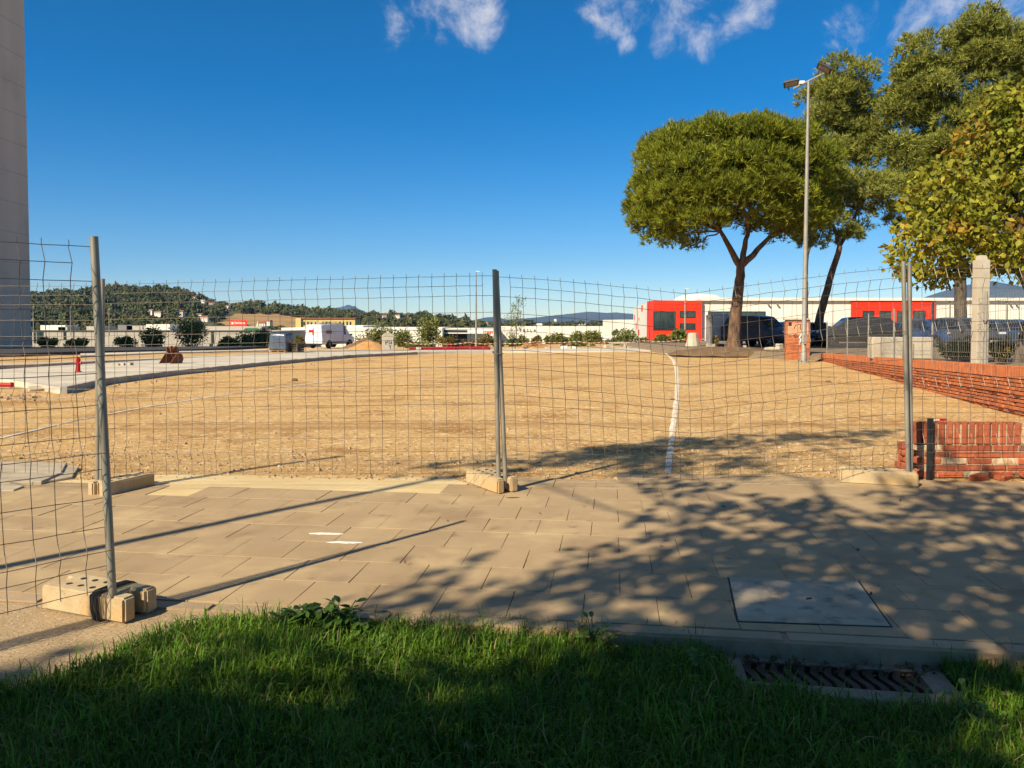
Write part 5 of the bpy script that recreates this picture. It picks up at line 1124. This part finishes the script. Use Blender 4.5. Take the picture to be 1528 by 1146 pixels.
# the tree behind the camera whose shade falls on lawn, paving and sand; a street lamp to the left
SH = Vector((SD.x, SD.y, 0))/math.tan(SUN_EL)
def shade_tree(label, base, fz, patches, leaf=.16):
    r = tree('shade_tree', label, 'tree', base); b = MB(); fork = Vector((0,0,fz)); b.tube([(0,0,-.3),(0,0,0),(.03,-.03,1.8),fork], [.30,.22,.18,.15], 12); b.build('trunk', barkd, r, smooth=70)
    b = MB(); Vs, Fs, no = [], [], 0
    for (gx_, gy_, rx, ry, z, n) in patches:
        c = Vector((gx_, gy_, 0))-SH*z; c.z = z; limb(fork, c-base, .035, .010, b, .3, 6, 6)
        for _ in range(3):
            e = c-base+Vector((random.uniform(-rx,rx)*.8, random.uniform(-ry,ry)*.8, random.uniform(-.4,.4))); limb(c-base, e, .010, .004, b, .3, 4, 4)
        k = max(1, n//16)                     # leaves in twigs
        tw = rng.normal(size=(k,3))*np.array([rx*.5, ry*.5, .30]); C = np.repeat(tw, 16, 0)+rng.normal(size=(k*16,3))*np.array([.15,.13,.10]); C = C+np.array(c-base)
        V, F = leaves_at(C, rnddir(len(C)), leaf, leaf*.8, .2); Vs.append(V); Fs.append(F+no); no += len(V)
    b.build('limbs', barkd, r, smooth=70); link('crown', npmesh('crown', np.concatenate(Vs), np.concatenate(Fs), leafg), r); return r
dense = [(x, y, .70, .42, random.uniform(4.4,5.8), 850) for x, y in ((-2.6,1.7),(-1.6,1.8),(-.6,1.9),(.4,1.9),(1.2,1.7),(-2.5,2.5),(-1.6,2.55),(-.7,2.6),(.2,2.65),(.85,2.6),(-3.4,2.1),(.7,3.15),(1.2,3.35))]
dap = [(x, y, rx, ry, random.uniform(4.8,6.2), n) for x, y, rx, ry, n in ((2.1,3.75,.8,.35,317),(1.3,4.0,.6,.3,231),(.4,4.2,.55,.22,183),(-.6,4.32,.22,.12,66),(2.3,4.5,.8,.45,342),(3.4,4.2,.7,.5,317),(1.15,4.75,.5,.22,183),(.5,4.6,.4,.12,72),(2.8,5.2,.8,.4,268),(4.2,5.1,.8,.6,268),(1.9,5.45,.7,.22,195),(3.4,6.0,.8,.35,244),(4.9,6.2,.7,.5,231),(1.2,5.35,.4,.14,91),(2.2,6.3,.7,.2,158),(3.9,6.9,.7,.25,170),(1.2,6.05,.35,.10,60),(5.6,5.4,.7,.5,183),(1.6,6.9,.4,.12,53))]
hi = [(x, y, rx, ry, random.uniform(8.0,9.2), n) for x, y, rx, ry, n in ((1.5,9.3,.9,.4,420),(2.4,9.9,.9,.35,380),(.6,8.7,.5,.22,170),(3.8,10.3,.9,.25,240),(-.3,8.25,.45,.10,90),(1.3,8.2,.6,.2,180),(5.0,10.8,.6,.15,110),(2.6,8.5,.5,.25,130))]
shade_tree('leafy tree behind the viewer that dapples the paving with shade', Vector((-.3,-1.15,-.05)), 4.0, dap+hi)
shade_tree('dense leafy tree behind the viewer shading the lawn', Vector((-5.2,-3.4,-.05)), 3.4, dense)
sl = thing('street_lamp', 'slim street lamp left of view whose shadow crosses the paving', 'lamp post', (-6.5, 1.15, -.03))
MB().tube([(0,0,-.2),(0,0,3),(0,0,6.3)], [.07,.06,.045], 12).build('post', galv2, sl, smooth=50); MB().tube([(0,0,6.3),(.1,.05,6.5),(.4,.2,6.55)], .03, 8).build('arm', galv2, sl, smooth=50); o = MB().box((.6,.3,6.55), (.5,.2,.08), rz=.46).build('lantern', zinc, sl); bevel(o, .02, 1)

# ------------------------------------------------------------------ drain
dg0 = G(1244, 1012, -.10); DX = Vector((math.cos(R(-9)), math.sin(R(-9)), 0))
dr = thing('drain_grate', 'wavy cast iron drain grate in a concrete frame by the kerb', 'drain', Vector((dg0.x, dg0.y, -.10)), R(-9))
LG, WG = .80, .235
b = MB(); fz = -.01
for (c_, s_) in (((0,-WG/2-.05,fz), (LG+.22,.10,.05)), ((0,WG/2+.03,fz-.006), (LG+.22,.06,.05)), ((-LG/2-.055,0,fz), (.11,WG,.049)), ((LG/2+.055,0,fz), (.11,WG,.049))):
    o = MB().box(c_, s_).build('frame_edge', mat('dirty_concrete', (.27,.21,.14), (.17,.13,.085), .95, 9, 8, bump=.004, bscale=60, coord='world'), dr); bevel(o, .006, 1)
MB().box((0,0,-.10), (LG+.02,WG+.02,.02)).build('sump', black_m, dr)
def wavy(ax):
    b = MB(); n = 14
    for i in range(n+1):
        t = i/n; y = -WG/2+WG*t; x = .018*math.sin(t*2*math.pi*1.0+.6)
        b.v += [(x-.017, y, -.028), (x+.017, y, -.028), (x+.017, y, .004), (x-.017, y, .004)]
    for i in range(n):
        for k in range(4): b.f.append((i*4+k, i*4+(k+1) % 4, (i+1)*4+(k+1) % 4, (i+1)*4+k))
    b.f += [(3,2,1,0), (n*4, n*4+1, n*4+2, n*4+3)]; return b.mesh('bar', iron)
wm = wavy(0)
for i in range(13): link('bar', wm, dr, (-LG/2+.035+i*(LG-.07)/12, 0, 0))
for y in (-WG/2+.008, WG/2-.008): MB().box((0,y,-.012), (LG,.016,.03)).build('rim', iron, dr)
# ------------------------------------------------------------------ grass, weeds, fallen leaves
GP = [(-80,1075),(60,1050),(150,1012),(215,978),(300,952),(430,938),(560,934),(700,938),(880,940),(1000,945),(1055,958),(1082,985),(1105,1020),(1180,1022),(1245,1046),(1330,1060),(1420,1052),(1440,1030),(1415,1008),(1395,985),(1450,982),(1528,985),(1620,985),(1700,1400),(-300,1400)]
GW = [G(u, v, -.08) if v < 1146 else G(u, v, -.08) for u, v in GP]; GWp = [(p.x, p.y) for p in GW]
pts = []
while len(pts) < 74000:
    x = random.uniform(-2.9, 3.6); y = random.uniform(1.7, 3.95)
    if inpoly(x, y, GWp): pts.append((x, y))
pts = np.array(pts); n = len(pts); base = np.array([(x, y, lz(x, y)) for x, y in pts])
base[:, 2] = np.where((pts[:, 0] < -.9), np.maximum(base[:, 2], -.03), base[:, 2])
cl = np.array([mnoise.noise((x*2.2, y*2.2, 7)) for x, y in pts]); L = (.070+.07*cl+rng.gamma(2, .022, n)).clip(.03, .27)
edge = np.array([mnoise.noise((x*5, y*5, 1)) for x, y in pts])
az = rng.uniform(0, 2*math.pi, n)+cl*2; lean = rng.uniform(.15, .95, n); dirv = np.stack([np.cos(az), np.sin(az), np.zeros(n)], 1); side = np.stack([-np.sin(az), np.cos(az), np.zeros(n)], 1); wd = rng.uniform(.0028, .0062, n)[:, None]
up = np.array([0, 0, 1.0]); Lc = L[:, None]; ln = lean[:, None]
m1 = base+up*Lc*.45*(1-ln*.25)+dirv*Lc*.15*ln; m2 = base+up*Lc*.78*(1-ln*.4)+dirv*Lc*.45*ln; tip = base+up*Lc*(.95-ln*.55)+dirv*Lc*.85*ln
V = np.stack([base-side*wd*.5, base+side*wd*.5, m1-side*wd*.5, m1+side*wd*.5, m2-side*wd*.38, m2+side*wd*.38, tip], 1).reshape(-1, 3); i7 = np.arange(n)[:, None]*7
F = np.concatenate([i7+[0,1,3], i7+[0,3,2], i7+[2,3,5], i7+[2,5,4], i7+[4,5,6]], 1).reshape(-1, 3)
tag(link('grass', npmesh('grass', V, F, grass_m)), 'long green grass along the bottom of the view', 'grass', kind='stuff')
sel = rng.choice(n, 5200); keep = np.zeros(n, bool); keep[sel] = True
idx = np.nonzero(keep)[0]; Vd = V.reshape(n, 7, 3)[idx].copy(); b3 = Vd[:, :1]; ang = rng.uniform(0, 6.28, len(idx)); rel = Vd-b3; ca, sa = np.cos(ang)[:, None], np.sin(ang)[:, None]
Vd = b3+np.stack([rel[..., 0]*ca-rel[..., 1]*sa, rel[..., 0]*sa+rel[..., 1]*ca, rel[..., 2]*.85], -1)*1.1; i7 = np.arange(len(idx))[:, None]*7
Fd = np.concatenate([i7+[0,1,3], i7+[0,3,2], i7+[2,3,5], i7+[2,5,4], i7+[4,5,6]], 1).reshape(-1, 3)
tag(link('dry_grass', npmesh('dry_grass', Vd.reshape(-1, 3), Fd, mat('straw', (.36,.27,.10), (.24,.17,.06), .8, 3, island=.4, transl=.3, coord='world'))), 'straw coloured dry blades among the green grass', 'dry grass', kind='stuff')
# small round-leaved ground plants between the blades
sel = rng.choice(n, 9000); C = base[sel]+np.stack([rng.normal(size=9000)*.01, rng.normal(size=9000)*.01, rng.uniform(.02,.075,9000)], 1)
V, F = leaves_at(C, rnddir(9000)*np.array([1,1,.3])+np.array([0,0,.2]), .022, .018, 0); tag(link('ground_cover', npmesh('ground_cover', V, F, weed_m)), 'small round-leaved plants among the grass', 'ground cover', kind='stuff')
# broad-leaved weed
wb0 = G(492, 948, -.04); wd_ = thing('broadleaf_weed', 'bushy broad-leaved weed at the pavement edge left of centre', 'weed', wb0)
lm_ = []
for q in range(4):
    b = MB(); P = [(0,0,0),(.35,.22,.05),(.7,.24,.03),(1,0,-.08),(.7,-.24,.03),(.35,-.22,.05)]; b.add(P+[(.35,0,.0),(.7,0,-.02)], [(0,6,1),(0,5,6),(1,6,7,2),(5,4,7,6),(2,7,3),(4,3,7)]); lm_.append(b.mesh('leaf', weed_m))
stm = MB()
for i in range(26):
    a = random.uniform(0, 6.28); hh = random.uniform(.05, .19); q = Vector((random.gauss(0,.14), random.gauss(0,.05), hh)); r0 = Vector((q.x*.35, q.y*.35, 0)); stm.tube([r0, r0.lerp(q, .5)+Vector((0,0,.02)), q], .0025, 5)
    for j in range(13):
        t = random.uniform(.25, 1); p = r0.lerp(q, t); s = random.uniform(.04, .095)
        link('leaf', random.choice(lm_), wd_, p, (random.gauss(0,.4), random.uniform(-.5,.5), random.uniform(0,6.28)), (s, s, s))
stm.build('stems', mat('weed_stem', (.08,.12,.03)), wd_)
for (x, y, s, a) in ((-.20,-.03,.11,3.6),(-.13,-.06,.09,5.2),(.13,.0,.07,.3)): link('leaf', lm_[0], wd_, (x*.6, y, .03), (0,-.35,a), (s, s*.8, s))
p = G(456, 926); tag(MB().box((0,0,.0), (.028,.012,.03), rz=.4, taper=.6).build('blue_litter', mat('blue_plastic', (.02,.22,.60)), loc=(p.x, p.y-.02, .03)), 'bright blue scrap of litter caught in the weed', 'litter')
# second low weed patches as single plants along the kerb
def sprig(label, u, v, nl, s0):
    p = G(u, v, -.06); r = thing('weed', label, 'weed', p); b = MB()
    for j in range(nl):
        a = random.uniform(0, 6.28); q = Vector((math.cos(a)*random.uniform(.01,.07), math.sin(a)*.05, random.uniform(.04,.13))); b.tube([(0,0,0), q*.6, q], .0018, 4); s = s0*random.uniform(.6,1.2); link('leaf', random.choice(lm_), r, q, (random.gauss(0,.5), random.uniform(-.6,.4), a), (s, s, s))
    b.build('stems', MATS['weed_stem'], r)
sprig('shaded broad-leaved sprig in the grass near the middle', 885, 965, 26, .06); sprig('small weed in front of the broad-leaved weed', 560, 1000, 12, .04); sprig('leafy weed at the drain frame left end', 1045, 1010, 16, .045); sprig('weed tuft in the sunny grass at the lower right', 1440, 1075, 16, .05)
# dry leaves along the kerb and at random
C = []
for _ in range(150): s = random.uniform(-.15,1.1); p = pv(s, -.15-abs(random.gauss(0,.05))); C.append((p.x, p.y, -.092+random.uniform(0,.015)))
for _ in range(46): x = random.uniform(-1.5,3); y = random.uniform(2.6,3.6); C.append((x, y, lz(x, y)+random.uniform(.03,.07)))
for _ in range(26): p = pv(random.uniform(-2,4), random.uniform(.1,3)); C.append((p.x, p.y, .004))
C = np.array(C); V, F = leaves_at(C, rnddir(len(C))*np.array([1,1,.15]), .038, .022, 0); tag(link('fallen_leaves', npmesh('fallen_leaves', V, F, dryleaf)), 'dry brown leaves along the kerb and in the grass', 'fallen leaves', kind='stuff')
# pebbles on the sand
pb2 = MB()
for _ in range(2600):
    y = 7.5+abs(random.gauss(0,1))*(1.6 if random.random() < .6 else 5); x = random.uniform(-.62, .62)*y*1.05
    s = random.uniform(.006,.02)*(1.8 if random.random() < .05 else 1)
    if x > 3.8 and y < 8.2: continue
    pb2.box(None, (s*1.5, s*1.2, s), M=Matrix.Translation((x, y, lotz(x, y)+s*.25)) @ Matrix.Rotation(random.uniform(0,6), 4, 'Z') @ Matrix.Rotation(random.uniform(-.4,.4), 4, 'X'), taper=.65)
tag(pb2.build('pebbles', mat('pebble', (.50,.36,.20), (.30,.19,.10), .9, 3, coord='world')), 'small stones scattered over the sand', 'pebbles', kind='stuff')
for (u, v, s, lab) in ((1236,571,.11,'dark clod on the sand near the brick wall'),(1004,597,.07,'dark clod right on the lime line'),(440,568,.13,'dark clod on the sand left of centre'),(778,876,.01,'pebble on the paving')):
    if s < .05: continue
    g = G(u, v); o = MB().box((0,0,s*.25), (s*1.7,s,s*.6), taper=.6).build('clod', earth, loc=g); bevel(o, s*.15, 2, s*.06); tag(o, lab, 'clod')

# ------------------------------------------------------------------ the air
hz = MB().box((0, 3600, 330), (18000, 8800, 760)).build('haze', None); hz.data.materials.clear()
hm_ = bpy.data.materials.new('haze'); hm_.use_nodes = True; t = hm_.node_tree; t.nodes.clear(); pvn = N(t, 'ShaderNodeVolumePrincipled'); pvn.inputs['Density'].default_value = 5.5e-5; pvn.inputs['Color'].default_value = (.22,.52,1.0,1); pvn.inputs['Anisotropy'].default_value = .0
oo = N(t, 'ShaderNodeOutputMaterial'); t.links.new(pvn.outputs[0], oo.inputs['Volume']); hz.data.materials.append(hm_); tag(hz, kind='stuff')
